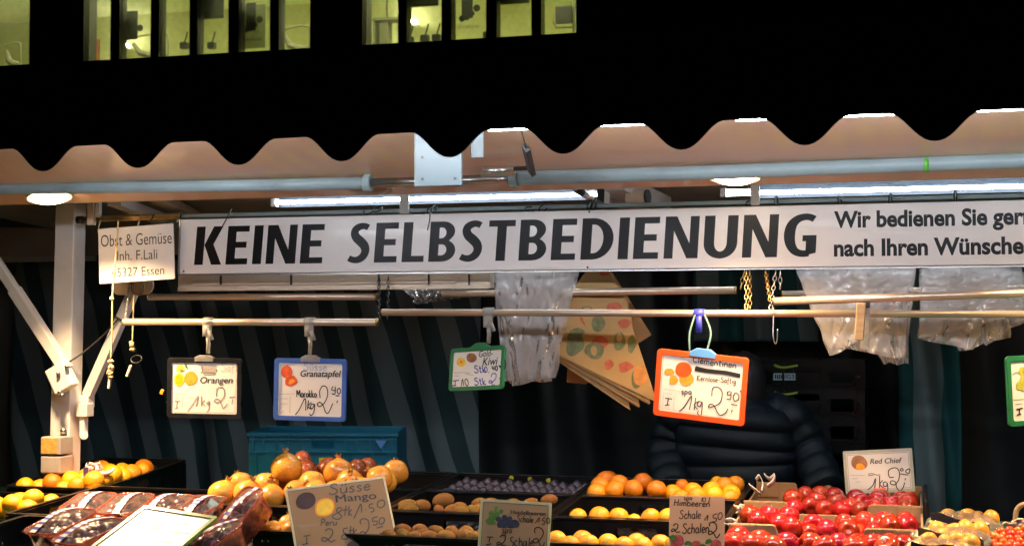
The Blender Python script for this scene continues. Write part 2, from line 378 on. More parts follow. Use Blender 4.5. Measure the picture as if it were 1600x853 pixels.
    M['pale_leaf'] = mat('pale_leaf', (.50,.62,.18), .5, var=.3, scale=40)
    M['navy_label'] = mat('navy_label', (.02,.022,.05), .35, var=.3, scale=40)
    M['tomato'] = mat('tomato_skin', (.70,.11,.008), .2, var=.15, scale=20, coat=.3, objrand=.15)
    M['wicker'] = mat('wicker', (.42,.30,.16), .7, var=.3, scale=60, bump=.6, bscale=80)
    M['pink_paper'] = mat('pink_paper', (.72,.48,.36), .6, var=.1, bump=.2)
    M['wrapper'] = mat('wrapper', (.80,.62,.62), .5, var=.1, scale=30, bump=.4, bscale=40)
    M['wrapper_purple'] = mat('wrapper_purple', (.08,.04,.14), .5)
    M['plant_leaf'] = mat('plant_leaf', (.03,.08,.02), .5, var=.4)
    M['lamp_on'] = emit('lamp_on', LAMP_COL, LENS_STRENGTH)
    M['tube_on'] = emit('tube_on', TUBE_COL, TUBE_STRENGTH); M['tube_left'] = emit('tube_left', TUBE_COL, TUBE_STRENGTH*1.6)
    M['room_lamp'] = emit('room_lamp', (.97,.97,.48), 38.0)
    M['lens_off'] = mat('lens_off', (.55,.42,.32), .3)
    # apple: red with paler streaks and specks
    m = mat('apple_skin', (.38,.012,.008), .18, var=.35, scale=9, coat=.3, objrand=.10, vrand=.38, rvar=.02, stretch=(3,3,.6)); M['apple'] = m
    N = m.node_tree.nodes; L = m.node_tree.links; b = N['Principled BSDF']; src = b.inputs['Base Color'].links[0].from_socket
    tc = N.new('ShaderNodeTexCoord'); vo = N.new('ShaderNodeTexVoronoi'); vo.inputs['Scale'].default_value = 190; L.new(tc.outputs['Object'], vo.inputs['Vector'])
    lt = N.new('ShaderNodeMath'); lt.operation = 'LESS_THAN'; lt.inputs[1].default_value = .16; L.new(vo.outputs['Distance'], lt.inputs[0])
    n2 = N.new('ShaderNodeTexNoise'); n2.inputs['Scale'].default_value = 13; L.new(tc.outputs['Object'], n2.inputs['Vector'])
    r2 = N.new('ShaderNodeValToRGB'); r2.color_ramp.elements[0].position = .6; r2.color_ramp.elements[1].position = .85; L.new(n2.outputs['Fac'], r2.inputs[0])
    mx = N.new('ShaderNodeMixRGB'); mx.inputs['Color2'].default_value = (.58,.09,.03,1); L.new(r2.outputs[0], mx.inputs['Fac']); L.new(src, mx.inputs['Color1'])
    mx2 = N.new('ShaderNodeMixRGB'); mx2.inputs['Color2'].default_value = (.75,.40,.22,1)
    mm = N.new('ShaderNodeMath'); mm.operation = 'MULTIPLY'; mm.inputs[1].default_value = .5; L.new(lt.outputs[0], mm.inputs[0]); L.new(mm.outputs[0], mx2.inputs['Fac'])
    L.new(mx.outputs[0], mx2.inputs['Color1']); L.new(mx2.outputs[0], b.inputs['Base Color'])
    # pomegranate: yellow skin blushing to orange-red
    m = mat('pomegranate_skin', (.84,.40,.05), .26, var=.08, scale=20, coat=.3, objrand=.10, bump=.12, bscale=30); M['pomegranate'] = m
    N = m.node_tree.nodes; L = m.node_tree.links; b = N['Principled BSDF']; src = b.inputs['Base Color'].links[0].from_socket
    tc = N.new('ShaderNodeTexCoord'); n2 = N.new('ShaderNodeTexNoise'); n2.inputs['Scale'].default_value = 11; n2.inputs['Detail'].default_value = 3
    oi = N.new('ShaderNodeObjectInfo'); ad = N.new('ShaderNodeVectorMath'); L.new(tc.outputs['Object'], ad.inputs[0]); L.new(oi.outputs['Location'], ad.inputs[1])
    L.new(ad.outputs[0], n2.inputs['Vector'])
    r2 = N.new('ShaderNodeValToRGB'); r2.color_ramp.elements[0].position = .46; r2.color_ramp.elements[1].position = .82; L.new(n2.outputs['Fac'], r2.inputs[0])
    mx = N.new('ShaderNodeMixRGB'); mx.inputs['Color2'].default_value = (.60,.11,.025,1); L.new(r2.outputs[0], mx.inputs['Fac']); L.new(src, mx.inputs['Color1'])
    n3 = N.new('ShaderNodeTexNoise'); n3.inputs['Scale'].default_value = 34; n3.inputs['Detail'].default_value = 6; L.new(ad.outputs[0], n3.inputs['Vector'])
    r3 = N.new('ShaderNodeValToRGB'); r3.color_ramp.elements[0].position = .66; r3.color_ramp.elements[1].position = .80; L.new(n3.outputs['Fac'], r3.inputs[0])
    mx3 = N.new('ShaderNodeMixRGB'); mx3.inputs['Color2'].default_value = (.28,.12,.03,1); L.new(r3.outputs[0], mx3.inputs['Fac']); L.new(mx.outputs[0], mx3.inputs['Color1'])
    L.new(mx3.outputs[0], b.inputs['Base Color'])
    m2 = m.copy(); m2.name = 'mango_skin'; M['mango'] = m2
    for n in m2.node_tree.nodes:
        if n.type == 'MIX_RGB' and abs(n.inputs['Color2'].default_value[0]-.60) < .01: n.inputs['Color2'].default_value = (.34,.05,.03,1)
        if n.type == 'VALTORGB' and abs(n.color_ramp.elements[0].position-.46) < .01: n.color_ramp.elements[0].position = .25; n.color_ramp.elements[1].position = .5
mk()

# ---------------------------------------------------------------- lettering
def text_raw(s, size=1.0, bold=0.0, shear=0.0, space=1.0):
    c = bpy.data.curves.new('lettering', 'FONT'); c.body = s; c.size = size; c.offset = bold; c.shear = shear; c.space_character = space
    c.resolution_u = 4
    o = bpy.data.objects.new('lettering', c); COL.objects.link(o)
    dg = bpy.context.evaluated_depsgraph_get(); dg.update()
    me = bpy.data.meshes.new_from_object(o.evaluated_get(dg))
    mb = MB(); mb.v = [tuple(v.co) for v in me.vertices]; mb.f = [tuple(p.vertices) for p in me.polygons]
    bpy.data.objects.remove(o); bpy.data.curves.remove(c); bpy.data.meshes.remove(me)
    return mb
def text_mesh(parent, s, size, m, loc, bold=0.0, shear=0.0, width=None, rot=None, name='lettering', cap=None, ref=None, smear=0):
    """width: stretch to this width; cap: stretch so that capitals have this height (font caps are ~.69 of size)"""
    mb = text_raw(s, size, bold*size, shear)
    xs = [v[0] for v in mb.v]; x0, x1 = min(xs), max(xs)
    if ref:
        r_ = text_raw(ref, size, bold*size, shear); x1r = max(v[0] for v in r_.v)
    else: x1r = x1
    sx = width/(x1r-x0) if width else 1.0
    sy = cap/(.69*size) if cap else 1.0
    mb.v = [((v[0]-x0)*sx, v[1]*sy, 0) for v in mb.v]
    if smear:
        v0, f0 = list(mb.v), list(mb.f)
        for k, (dx, dy) in enumerate(((1,0),(-1,0),(0,.6),(0,-.6))):
            mb.add([(x+dx*smear*size, y+dy*smear*size, .00004*(k+1)) for x, y, z in v0], f0)
    return ob(name, mb, M[m] if isinstance(m, str) else m, parent, loc=loc, rot=rot)

def arc(cx, cy, rx, ry, a0, a1, n=14):
    return [(cx+rx*math.cos(R(a0+(a1-a0)*i/n)), cy+ry*math.sin(R(a0+(a1-a0)*i/n))) for i in range(n+1)]
def band(path, w):
    path = [Vector((p[0], p[1])) for p in path]; m = len(path); a = []; b_ = []
    for i, p in enumerate(path):
        d = (path[min(i+1, m-1)]-path[max(i-1, 0)]).normalized(); n = Vector((-d.y, d.x))*(w[i] if isinstance(w, list) else w)/2
        a.append(tuple(p+n)); b_.append(tuple(p-n))
    return a+b_[::-1]
def heavy_glyphs():
    S = .225; T = .155
    G = {}
    G['I'] = (.225, [[[(0,0),(S,0),(S,1),(0,1)]]])
    G['E'] = (.56, [[[(0,0),(.55,0),(.55,T),(S,T),(S,.43),(.50,.43),(.50,.43+T),(S,.43+T),(S,1-T),(.55,1-T),(.55,1),(0,1)]]])
    G['L'] = (.53, [[[(0,0),(.53,0),(.53,T),(S,T),(S,1),(0,1)]]])
    G['T'] = (.62, [[[(.20,0),(.42,0),(.42,1-T),(.62,1-T),(.62,1),(0,1),(0,1-T),(.20,1-T)]]])
    G['N'] = (.74, [[[(0,0),(.195,0),(.195,.66),(.50,0),(.74,0),(.74,1),(.545,1),(.545,.36),(.25,1),(0,1)]]])
    G['K'] = (.69, [[[(0,0),(S,0),(S,1),(0,1)]], [[(S+.004,.52),(.44,0),(.70,0),(.46,.53),(.68,1),(.44,1)]]])
    G['U'] = (.72, [[[(0,1),(S,1)]+[(S,.36)]+arc(.36,.36,.36-S,.21,180,360)[1:-1]+[(.72-S,.36),(.72-S,1),(.72,1),(.72,.34)]+arc(.36,.34,.36,.355,0,-180)[1:-1]+[(0,.34)]]])
    G['D'] = (.72, [[[(0,0),(.26,0)]+arc(.26,.5,.46,.5,-90,90)[1:-1]+[(.26,1),(0,1)],
                     [(S,T),(S,1-T),(.27,1-T)]+arc(.27,.5,.22,.5-T,90,-90)[1:-1]+[(.27,T)]]])
    G['B'] = (.63, [[[(0,0),(.30,0)]+arc(.32,.275,.31,.275,-90,62,10)[1:]+arc(.31,.75,.285,.25,-42,90,10)+[(0,1)],
                     [(S,T),(S,.43)]+[(.30,.43)]+arc(.30,.2925,.115,.1375,90,-90,8)[1:-1]+[(.30,T)],
                     [(S,.58),(S,1-T+.005),(.29,1-T+.005)]+arc(.29,.715,.10,.13,90,-90,8)[1:-1]+[(.29,.58)]]])
    sp = smooth_path([(.455,.885,0),(.36,.925,0),(.245,.915,0),(.145,.845,0),(.125,.74,0),(.175,.635,0),(.29,.53,0),(.385,.42,0),(.415,.29,0),(.365,.16,0),(.255,.08,0),(.13,.075,0),(.015,.12,0)], 4)
    n = len(sp); ww = []
    for i in range(n):
        t = i/(n-1); ww.append(.15+.075*math.exp(-((t-.5)/.22)**2)+.02*math.exp(-((t-.22)/.1)**2)+.02*math.exp(-((t-.78)/.1)**2))
    G['S'] = (.53, [[band(sp, ww)]])
    gp = smooth_path([(.63,.87,0),(.54,.915,0),(.42,.925,0),(.28,.875,0),(.165,.74,0),(.125,.52,0),(.155,.30,0),(.255,.135,0),(.40,.075,0),(.545,.085,0)], 4)
    n = len(gp); ww = [.15+.085*math.exp(-((i/(n-1)-.55)/.2)**2) for i in range(n)]
    G['G'] = (.70, [[band(gp, ww)], [[(.475,.03),(.69,.09),(.69,.50),(.40,.50),(.40,.36),(.475,.36)]]])
    return G
HG = heavy_glyphs()
def heavy_text(parent, s, x0, x1, z0, cap, m, y, shear=.055, gap=.115):
    """one mesh per letter, upright lettering on a board facing -Y, in the parent's frame"""
    tot = sum(HG[ch][0] for ch in s)+gap*(len(s)-1); sx = (x1-x0)/(tot+shear)
    x = 0
    for ch in s:
        wd, shapes = HG[ch]; mb = MB()
        for loops in shapes:
            mb.flat([[((px+x+py*shear)*sx, py*cap) for px, py in lp] for lp in loops], 0)
        mb.v = [(x0+v[0], y, z0+v[1]) for v in mb.v]
        ob('letter', mb, m, parent); x += wd+gap

# single-stroke handwriting: cap height 1, x-height .55
H = {
 'S': (.62, [[(.52,.88),(.38,1.0),(.18,.95),(.12,.76),(.3,.58),(.5,.40),(.5,.15),(.3,.0),(.1,.05),(.02,.2)]]),
 'I': (.45, [[(.05,1),(.40,1)],[(.22,1),(.22,0)],[(.02,0),(.40,0)]]),
 'M': (.8, [[(.0,0),(.1,1),(.36,.35),(.62,1),(.74,0)]]), 'C': (.6, [[(.55,.85),(.4,1),(.15,.85),(.05,.5),(.12,.15),(.35,0),(.56,.12)]]),
 'K': (.62, [[(.08,1),(.05,0)],[(.55,1),(.1,.48),(.56,0)]]), 'P': (.55, [[(.08,0),(.1,1),(.4,1),(.5,.75),(.35,.52),(.1,.5)]]),
 'H': (.66, [[(.08,1),(.06,0)],[(.56,1),(.54,0)],[(.07,.52),(.55,.52)]]),
 'a': (.52, [[(.42,.45),(.25,.56),(.08,.4),(.08,.12),(.22,0),(.38,.15),(.42,.5),(.42,.12),(.52,.02)]]),
 'b': (.5, [[(.06,1),(.06,.02)],[(.06,.4),(.25,.56),(.42,.35),(.35,.05),(.06,.05)]]),
 'c': (.44, [[(.4,.45),(.25,.56),(.07,.35),(.1,.08),(.25,0),(.42,.1)]]),
 'e': (.46, [[(.06,.28),(.38,.34),(.32,.53),(.15,.53),(.05,.28),(.15,.02),(.42,.1)]]),
 'f': (.36, [[(.36,.95),(.24,1.0),(.16,.8),(.14,-.3)],[(.0,.52),(.32,.52)]]),
 'g': (.5, [[(.42,.48),(.25,.56),(.07,.35),(.2,.05),(.4,.25),(.43,.52),(.40,-.2),(.2,-.42),(.02,-.25)]]),
 'h': (.5, [[(.08,1),(.06,0)],[(.07,.32),(.25,.55),(.4,.45),(.42,0)]]), 'i': (.2, [[(.1,.55),(.1,0)],[(.1,.75),(.11,.8)]]),
 'k': (.46, [[(.08,1),(.06,0)],[(.4,.55),(.09,.25),(.42,0)]]), 'l': (.2, [[(.1,1),(.1,0)]]),
 'm': (.72, [[(.06,.55),(.06,0)],[(.06,.35),(.2,.55),(.34,.42),(.34,0)],[(.34,.35),(.5,.55),(.63,.4),(.64,0)]]),
 'n': (.5, [[(.06,.55),(.06,0)],[(.06,.35),(.24,.55),(.4,.42),(.42,0)]]),
 'o': (.5, [[(.25,.55),(.08,.4),(.08,.12),(.25,0),(.42,.14),(.42,.42),(.25,.55)]]),
 'p': (.5, [[(.07,.55),(.05,-.4)],[(.07,.4),(.25,.56),(.42,.35),(.32,.05),(.07,.08)]]),
 'r': (.38, [[(.06,.55),(.06,0)],[(.06,.35),(.2,.53),(.36,.5)]]), 's': (.4, [[(.34,.48),(.2,.56),(.08,.44),(.2,.3),(.34,.15),(.2,0),(.04,.06)]]),
 't': (.36, [[(.16,.95),(.14,.1),(.32,.04)],[(.0,.62),(.34,.62)]]), 'u': (.5, [[(.06,.55),(.08,.1),(.22,0),(.4,.15),(.42,.55)],[(.42,.5),(.44,0)]]),
 'ü': (.5, [[(.06,.55),(.08,.1),(.22,0),(.4,.15),(.42,.55)],[(.42,.5),(.44,0)],[(.12,.72),(.16,.92)],[(.34,.72),(.38,.92)]]),
 'z': (.45, [[(.04,.55),(.4,.53),(.04,.0),(.42,.02)]]),
 '0': (.55, [[(.28,1),(.08,.75),(.08,.25),(.26,0),(.46,.25),(.46,.75),(.28,1)]]),
 '1': (.5, [[(.0,.0),(.36,1.0),(.34,.1)]]), '4': (.55, [[(.1,1),(.06,.45),(.5,.45)],[(.42,.9),(.38,0)]]),
 '5': (.55, [[(.48,1),(.14,1),(.1,.58),(.34,.62),(.48,.35),(.35,.05),(.06,.05)]]),
 '9': (.52, [[(.42,.85),(.25,1),(.07,.78),(.2,.52),(.4,.65),(.44,.95),(.38,.3),(.15,0)]]),
 '2': (.62, [[(.06,.70),(.10,.92),(.28,1.0),(.46,.86),(.46,.60),(.34,.32),(.16,.12),(.04,.16),(.10,.30),(.24,.20),(.38,.0),(.52,-.04),(.62,.12)]]),
 ',': (.2, [[(.1,.05),(.05,-.15)]]), '.': (.2, [[(.09,.06),(.10,.0)]]), '-': (.4, [[(.05,.35),(.35,.38)]]), ' ': (.35, []),
}

class Card:
    """price card: frame of reference from the four corners seen in the photo, standing at its own depth and tilt"""
    def __init__(s, name, label, group, corners, Y, tilt_px=0.0, azr=None):
        P = [at(px, py, Y) for px, py in corners]          # TL TR BR BL
        a = Vector(((corners[1][0]-corners[0][0]+corners[2][0]-corners[3][0])/2, -(corners[1][1]-corners[0][1]+corners[2][1]-corners[3][1])/2))
        b_ = Vector(((corners[0][0]-corners[3][0]+corners[1][0]-corners[2][0])/2, -(corners[0][1]-corners[3][1]+corners[1][1]-corners[2][1])/2))
        c = at(sum(p[0] for p in corners)/4, sum(p[1] for p in corners)/4, Y); k = 1/pxm(c)
        bz = tilt_px if tilt_px else (6 if a.dot(b_) else 0.0001)
        az = -(a.dot(b_))/bz
        lim = .9*a.length
        if azr is not None: az = azr*a.length
        az = max(-lim, min(lim, az))
        Ax = (R_*a.x+U_*a.y+F_*az)*k; Bx = (R_*b_.x+U_*b_.y+F_*bz)*k
        s.w, s.h = Ax.length, Bx.length
        x = Ax.normalized(); y = (Bx-x*Bx.dot(x)).normalized(); z = x.cross(y)
        m = Matrix((x, y, z)).transposed().to_4x4(); m.translation = c
        s.root = bpy.data.objects.new(name, None); COL.objects.link(s.root); s.root.matrix_world = m
        s.root.empty_display_size = .05
        tag(s.root, label, 'price card', group); s.z = .0045; s.k = k
    def map(s, TL, TR, BL, fw, fh):
        """zoom-image pixels -> card; TL,TR,BL = corners of the area fw x fh centred on the card"""
        TL, TR, BL = Vector(TL), Vector(TR), Vector(BL); ex = TR-TL; ey = BL-TL
        det = ex.x*ey.y-ex.y*ey.x
        def f(p):
            d = Vector((p[0], p[1]))-TL
            u = (d.x*ey.y-d.y*ey.x)/det; v = (ex.x*d.y-ex.y*d.x)/det
            return (-fw/2+u*fw, fh/2-v*fh)
        s.f = f; s.sc = fw/ex.length; return f
    def frame(s, border, m, thick=.010, r=.012):
        fr = MB().prism([rr(s.w, s.h, r), rr(s.w-2*border, s.h-2*border, r*.55)[::-1]], -thick/2, thick/2)
        ob('frame', fr, m, s.root, bevel=.0018)
    def sheet(s, border, m, z=None, r=.006):
        ob('sheet', MB().prism([rr(s.w-2*border, s.h-2*border, r)], -.0015, .0015), m, s.root)
        s.z = .0022
    def rule(s, inset, m, w=.0011):
        a, b_ = s.w/2-inset, s.h/2-inset; mb = MB()
        for p, q in (((-a,b_),(a,b_)),((a,b_),(a,-b_)),((a,-b_),(-a,-b_)),((-a,-b_),(-a,b_))): mb.ribbon([p, q], w, s.z)
        ob('border_line', mb, m, s.root)
    def strokes(s, S, w, m, name='handwriting', zoff=.0004):
        mb = MB()
        for st in S:
            P = smooth_path([(*s.f(p), 0) for p in st], 5) if len(st) > 2 else [Vector((*s.f(p), 0)) for p in st]
            mb.ribbon(P, w*s.sc, s.z+zoff)
        return ob(name, mb, m, s.root)
    def hand(s, text, x, y, size, m, w=None, dx=(1,0), name='handwriting', sq=1.0):
        """handwriting with its baseline starting at zoom pixel x,y running along dx"""
        d = Vector(dx).normalized(); n = Vector((d.y, -d.x)); S = []; cx = 0
        for ch in text:
            adv, gl = H[ch]
            for st in gl:
                S.append([tuple(Vector((x, y))+d*((cx+p[0])*size*sq+random.uniform(-.01,.01)*size)+n*(p[1]*size)) for p in st])
            cx += adv+.06
        return s.strokes(S, w or size*.11, m, name)
    def printed(s, text, x, y, cap, width, m, dx=(1,0), bold=.01, shear=.2):
        p = s.f((x, y)); q = s.f((x+dx[0]*width, y+dx[1]*width)); d = Vector(q)-Vector(p)
        return text_mesh(s.root, text, .1, m, (p[0], p[1], s.z+.0002), smear=bold*width*s.sc/.1*.35, shear=shear, width=d.length, cap=cap*s.sc, rot=(0,0,math.atan2(d.y, d.x)), name='printed_name')
    def blob(s, pts, m, name='picture', z=.0002):
        return ob(name, MB().flat([[s.f(p) for p in pts]], s.z+z), m, s.root)
    def lines(s, L, m, w):
        mb = MB()
        for a, b_ in L: mb.ribbon([s.f(a), s.f(b_)], w*s.sc, s.z+.0001)
        return ob('form_lines', mb, m, s.root)
def wob(cx, cy, rx, ry, seed=0, n=22, a=.12):
    return [(cx+rx*math.cos(2*math.pi*i/n)*(1+a*math.sin(3*2*math.pi*i/n+seed)), cy+ry*math.sin(2*math.pi*i/n)*(1+a*math.cos(2*2*math.pi*i/n+seed))) for i in range(n)]

# ================================================================ ground, counter, building
g = MB().flat([[(-400,-300),(400,-300),(400,500),(-400,500)]], 0.0)
struct(ob('ground', g, M['asphalt']))

# ---- office building across the street, with lit rooms behind its windows
BY = 18.0; BZ0 = 5.50; BZ1 = 7.0; RD = 3.6
b = thing('office_building', 'dark office block across the street with lit yellow-green windows', 'building', (-4, BY, 0))
win_px = [(-40,45),(130,168),(183,231),(245,292),(305,353),(370,418),(433,484),(566,619),(633,687),(703,757),(774,828),(844,900)]
wx = []
for a_, c_ in win_px:
    sl = 100-.048*((a_+c_)/2)
    wx.append((at(a_, sl, BY).x, at(c_, sl, BY).x))
wall = MB()
wall.span((-40, BY, 0), (40, BY+.35, BZ0)); wall.span((-40, BY, BZ1), (40, BY+.35, 14))
prev = -40
for i, (x0, x1) in enumerate(wx):
    if i in (0, 1, 7):
        wall.span((prev, BY, BZ0), (x0, BY+.35, BZ1))
    prev = x1
    if i in (0, 6, 11): pass
wall.span((prev, BY, BZ0), (40, BY+.35, BZ1))
ob('wall', relto(b, wall), M['facade'], b)
band = MB().span((-40, BY-.06, BZ0-.75), (40, BY-.003, BZ0-.6)); ob('string_course', relto(b, band), M['facade'], b)
groups = [(0, 0), (1, 6), (7, 11)]
for (i0, i1) in groups:
    fr = MB(); xa, xb = wx[i0][0], wx[i1][1]
    for i in range(i0, i1):
        fr.span((wx[i][1]+.002, BY+.06, BZ0+.002), (wx[i+1][0]-.002, BY+.26, BZ1-.002))
    fr.span((xa+.002, BY+.08, BZ0+.004), (xb-.002, BY+.2, BZ0+.03))
    w_ = ob('window', relto(b, fr), M['dark_metal'], b)
    gl = MB().span((xa+.004, BY+.15, BZ0+.032), (xb-.004, BY+.156, BZ1-.004))
    ob('glass', relto(b, gl), M['win_glass'], w_)
    sl = MB().span((xa-.1, BY-.1, BZ0-.06), (xb+.1, BY-.004, BZ0-.004)); ob('sill', relto(b, sl), M['facade'], w_)
# the rooms: floor, ceiling, walls
rm = MB(); x0, x1 = wx[0][0]*1.24, wx[11][1]+.5
rm.span((x0-.1, BY+RD, BZ0-1), (x1+.1, BY+RD+.1, BZ1+.06))
rm.span((x0-.1, BY+.36, BZ0-1.1), (x1+.1, BY+RD, BZ0-1.0))
ceil_ = MB().span((x0-.1, BY+.36, BZ1+.06), (x1+.1, BY+RD+.1, BZ1+.16)); ob('room_ceiling', relto(b, ceil_), M['room_ceiling'], b)
for xw in (x0, x1):
    rm.span((xw-.05, BY+.36, BZ0-.998), (xw+.05, BY+RD-.002, BZ1+.058))
ob('room_wall', relto(b, rm), M['room_wall'], b)
# room lamps
for xa, lbl in ((( wx[0][0]+wx[0][1])/2, 'ceiling lamp lighting the small office room at the far left'), ((wx[2][0]+wx[3][0])/2-.3, 'ceiling lamp lighting the office room with the orange picture'),
                (wx[5][0]+.2, 'ceiling lamp above the blinds and curved rail in the office room'), (wx[8][0]-.1, 'ceiling lamp in the office room with the wall screen, behind its blinds'), (wx[10][1]-.1, 'ceiling lamp near the wall screen in the office room')):
    t = thing('ceiling_lamp', lbl, 'lamp', (xa, BY+.95, BZ1+.058), group='ceiling lamps in the office rooms')
    ob('housing', MB().box((0,0,-.03),(1.0,.5,.06)), M['white_paint'], t)
    ob('diffuser', MB().box((0,0,-.066),(.9,.42,.01)), M['room_lamp'], t)
M['wall_lamp'] = emit('wall_lamp', (1.0,.98,.62), 110)
for (px, py, lbl) in ((190, 70, 'slanting lit wall lamp beside the striped window poster'), (636, 33, 'slanting lit wall lamp over the office desk')):
    p = at(px, py, BY+3.35)
    t = thing('wall_lamp', lbl, 'lamp', p, (0, R(12), R(-20)), 'slanting wall lamps in the office')
    ob('housing', MB().box((0,.05,-.02),(.42,.03,.05)), M['white_paint'], t, bevel=.005)
    ob('tube', MB().tube([(-.19,0,.012),(.19,0,.012)], .014, 8), M['wall_lamp'], t)
def far_thing(name, label, cat, px, py, depth, build, group=None):
    p = at(px, py, BY+depth); t = thing(name, label, cat, p, group=group); build(t); return t
U1 = 1/115.0   # metres per photo pixel at the rooms
def poster(t, w, h, blk, full):
    if full: ob('sheet', MB().box((0,.01,0),(w,.004,h)), M['poster_sheet'], t)
    bl = MB().box((blk[0],0,blk[1]),(blk[2],.006,blk[3])); ob('black_panel', bl, M['dark_thing'], t)
    d = MB()
    for (x, z, r) in ((-.07,-.30+blk[1]+.12,.045),(.0,-.29+blk[1]+.12,.04),(.07,-.24+blk[1]+.12,.04),(.14,-.17+blk[1]+.12,.05)):
        d.lathe([(0.001,-.004),(r,-.004),(r,.004),(.001,.004)], 14, (x+blk[0],-.012,z), Matrix.Rotation(R(90),3,'X'))
    ob('emblem', d, M['dark_thing'], t)
far_thing('window_poster', 'see-through window poster with a black upright panel, beside the wall lamp', 'poster', 206, 40, .3, lambda t: poster(t, .38, .8, (0,0,.19,.42), False), 'posters in the office windows')
far_thing('window_poster', 'grey full-height window poster with black panel and writing', 'poster', 394, 42, .3, lambda t: (poster(t, .40, .62, (-.02,.14,.15,.40), True), text_mesh(t, 'Zahnärzte', .07, 'dark_thing', (-.16,-.02,-.21), rot=(math.pi/2,0,0), width=.31)), 'posters in the office windows')
far_thing('window_poster', 'window poster with black panel and writing, in the office with the wall screen', 'poster', 730, 18, .3, lambda t: (poster(t, .44, .62, (0,.08,.16,.36), False), text_mesh(t, 'Zahnärzte', .08, 'faint_ink', (-.19,-.02,-.24), rot=(math.pi/2,0,0), width=.36)), 'posters in the office windows')
far_thing('roller_blind', 'half lowered dark roller blind left of the grey poster', 'blind', 329, 15, .32, lambda t: (ob('cloth', MB().box((0,0,.15),(.42,.01,.52)), M['blind'], t), ob('bar', MB().box((0,-.005,-.125),(.43,.03,.03)), M['dark_thing'], t)), 'blinds in the office windows')
far_thing('roller_blind', 'short dark roller blind right of the lit wall lamp', 'blind', 660, 2, .32, lambda t: (ob('cloth', MB().box((0,0,.15),(.46,.01,.40)), M['blind'], t), ob('bar', MB().box((0,-.005,-.065),(.47,.03,.03)), M['dark_thing'], t)), 'blinds in the office windows')
far_thing('roller_blind', 'short dark roller blind next to the wall screen window', 'blind', 801, 0, .32, lambda t: (ob('cloth', MB().box((0,0,.15),(.46,.01,.36)), M['blind'], t), ob('bar', MB().box((0,-.005,-.045),(.47,.03,.03)), M['dark_thing'], t)), 'blinds in the office windows')
far_thing('wall_picture', 'orange and red picture leaning by the office window', 'picture', 146, 80, 1.2, lambda t: (ob('canvas', MB().box((0,0,0),(.17,.02,.34)), M['art_orange'], t), ob('frame', MB().box((0,.02,0),(.185,.018,.355)), M['dark_thing'], t)))
def screen(t):
    ob('panel', MB().box((0,0,0),(.24,.05,.25)), M['dark_thing'], t, bevel=.01)
    ob('bracket', MB().tube([(.13,.05,.22),(.13,.05,-.30)], .02, 8).tube([(.12,.05,-.17),(-.12,.03,-.17),(-.16,.0,-.08)], .012, 8), M['room_grey'], t)
far_thing('wall_screen', 'dark square screen on a jointed wall bracket', 'screen', 881, 24, 1.4, screen)
def cabinet(t):
    ob('shelf', MB().box((0,0,.15),(.44,.25,.035)), M['room_grey'], t)
    ob('leg', MB().box((-.2,0,-.12),(.025,.2,.5)), M['room_grey'], t)
    ob('drawer_unit', MB().box((-.05,0,-.12),(.12,.2,.5)), M['room_grey'], t)
    ob('arm', MB().tube([(-.03,0,.17),(-.04,0,.35),(-.02,0,.62)], .014, 8), M['dark_thing'], t)
far_thing('office_table', 'grey office table with an upright lamp arm', 'table', 608, 48, 1.6, cabinet)
def rail_unit(t, s=1):
    ob('rail', MB().tube([(-.45*s,0,.12),(-.2*s,0,.16),(.2*s,0,.18),(.42*s,0,.16),(.45*s,0,.05),(.45*s,0,-.25)], .014, 8), M['room_grey'], t)
    ob('seat_shell', MB().tube([(-.35*s,0,.05),(-.2*s,0,-.1),(.1*s,0,-.17),(.4*s,0,-.16)], [.03,.05,.06,.03], 8), M['room_grey'], t)
far_thing('treatment_chair', 'grey treatment chair with a curved rail behind the right window', 'chair', 462, 60, 1.3, lambda t: rail_unit(t, .5))
far_thing('treatment_chair', 'grey treatment chair with a long rail beside the lit wall lamp', 'chair', 232, 72, 1.5, lambda t: rail_unit(t, .75))
far_thing('treatment_chair', 'grey treatment chair in the small office room at the far left', 'chair', 20, 85, 1.3, lambda t: rail_unit(t, .32))
def desk_bits(t):
    ob('body', MB().box((0,0,.02),(.12,.1,.10)), M['dark_thing'], t, bevel=.02)
    ob('spout', MB().tube([(0,0,.06),(.03,0,.14),(.05,0,.22)], .012, 8), M['dark_thing'], t)
for (px, py, l) in ((640,66,'small dark tool on the sill below the slanting wall lamp'),(664,63,'upright dark tool on the sill below the short blind'),(682,62,'dark tool standing next to the window post'),(762,58,'dark tool on the sill under the writing'),(288,74,'tall dark plant pot beside the window post'),(331,74,'dark lamp head below the half lowered blind'),(127,90,'dark pot at the foot of the orange picture')):
    far_thing('desk_tool', l, 'tool', px, py, .42, desk_bits, 'small dark things along the office windows')

# ---- the counter
CX0, CX1 = -3.9, 1.6
def slab_y(mb, x0, x1, y0, y1, zf, dz):
    P = [(x0,y0,zf(y0)-dz),(x1,y0,zf(y0)-dz),(x1,y1,zf(y1)-dz),(x0,y1,zf(y1)-dz),(x0,y0,zf(y0)),(x1,y0,zf(y0)),(x1,y1,zf(y1)),(x0,y1,zf(y1))]
    return mb.add(P, [(3,2,1,0),(4,5,6,7),(0,1,5,4),(1,2,6,5),(2,3,7,6),(3,0,4,7)])
CR_H = .125
top_z = lambda y: rim(y)-CR_H-.012
ct = thing('market_counter', 'sloping market counter under the fruit crates, covered in green artificial grass', 'counter', (-1.2,4.4,0))
m_ = MB(); slab_y(m_, CX0, CX1, 3.42, 5.22, top_z, .03); ob('counter_top', relto(ct, m_), M['counter'], ct)
m_ = MB(); slab_y(m_, CX0, CX1, 3.42, 5.22, lambda y: top_z(y)+.008, .0075); ob('grass_mat', relto(ct, m_), M['grass_mat'], ct)
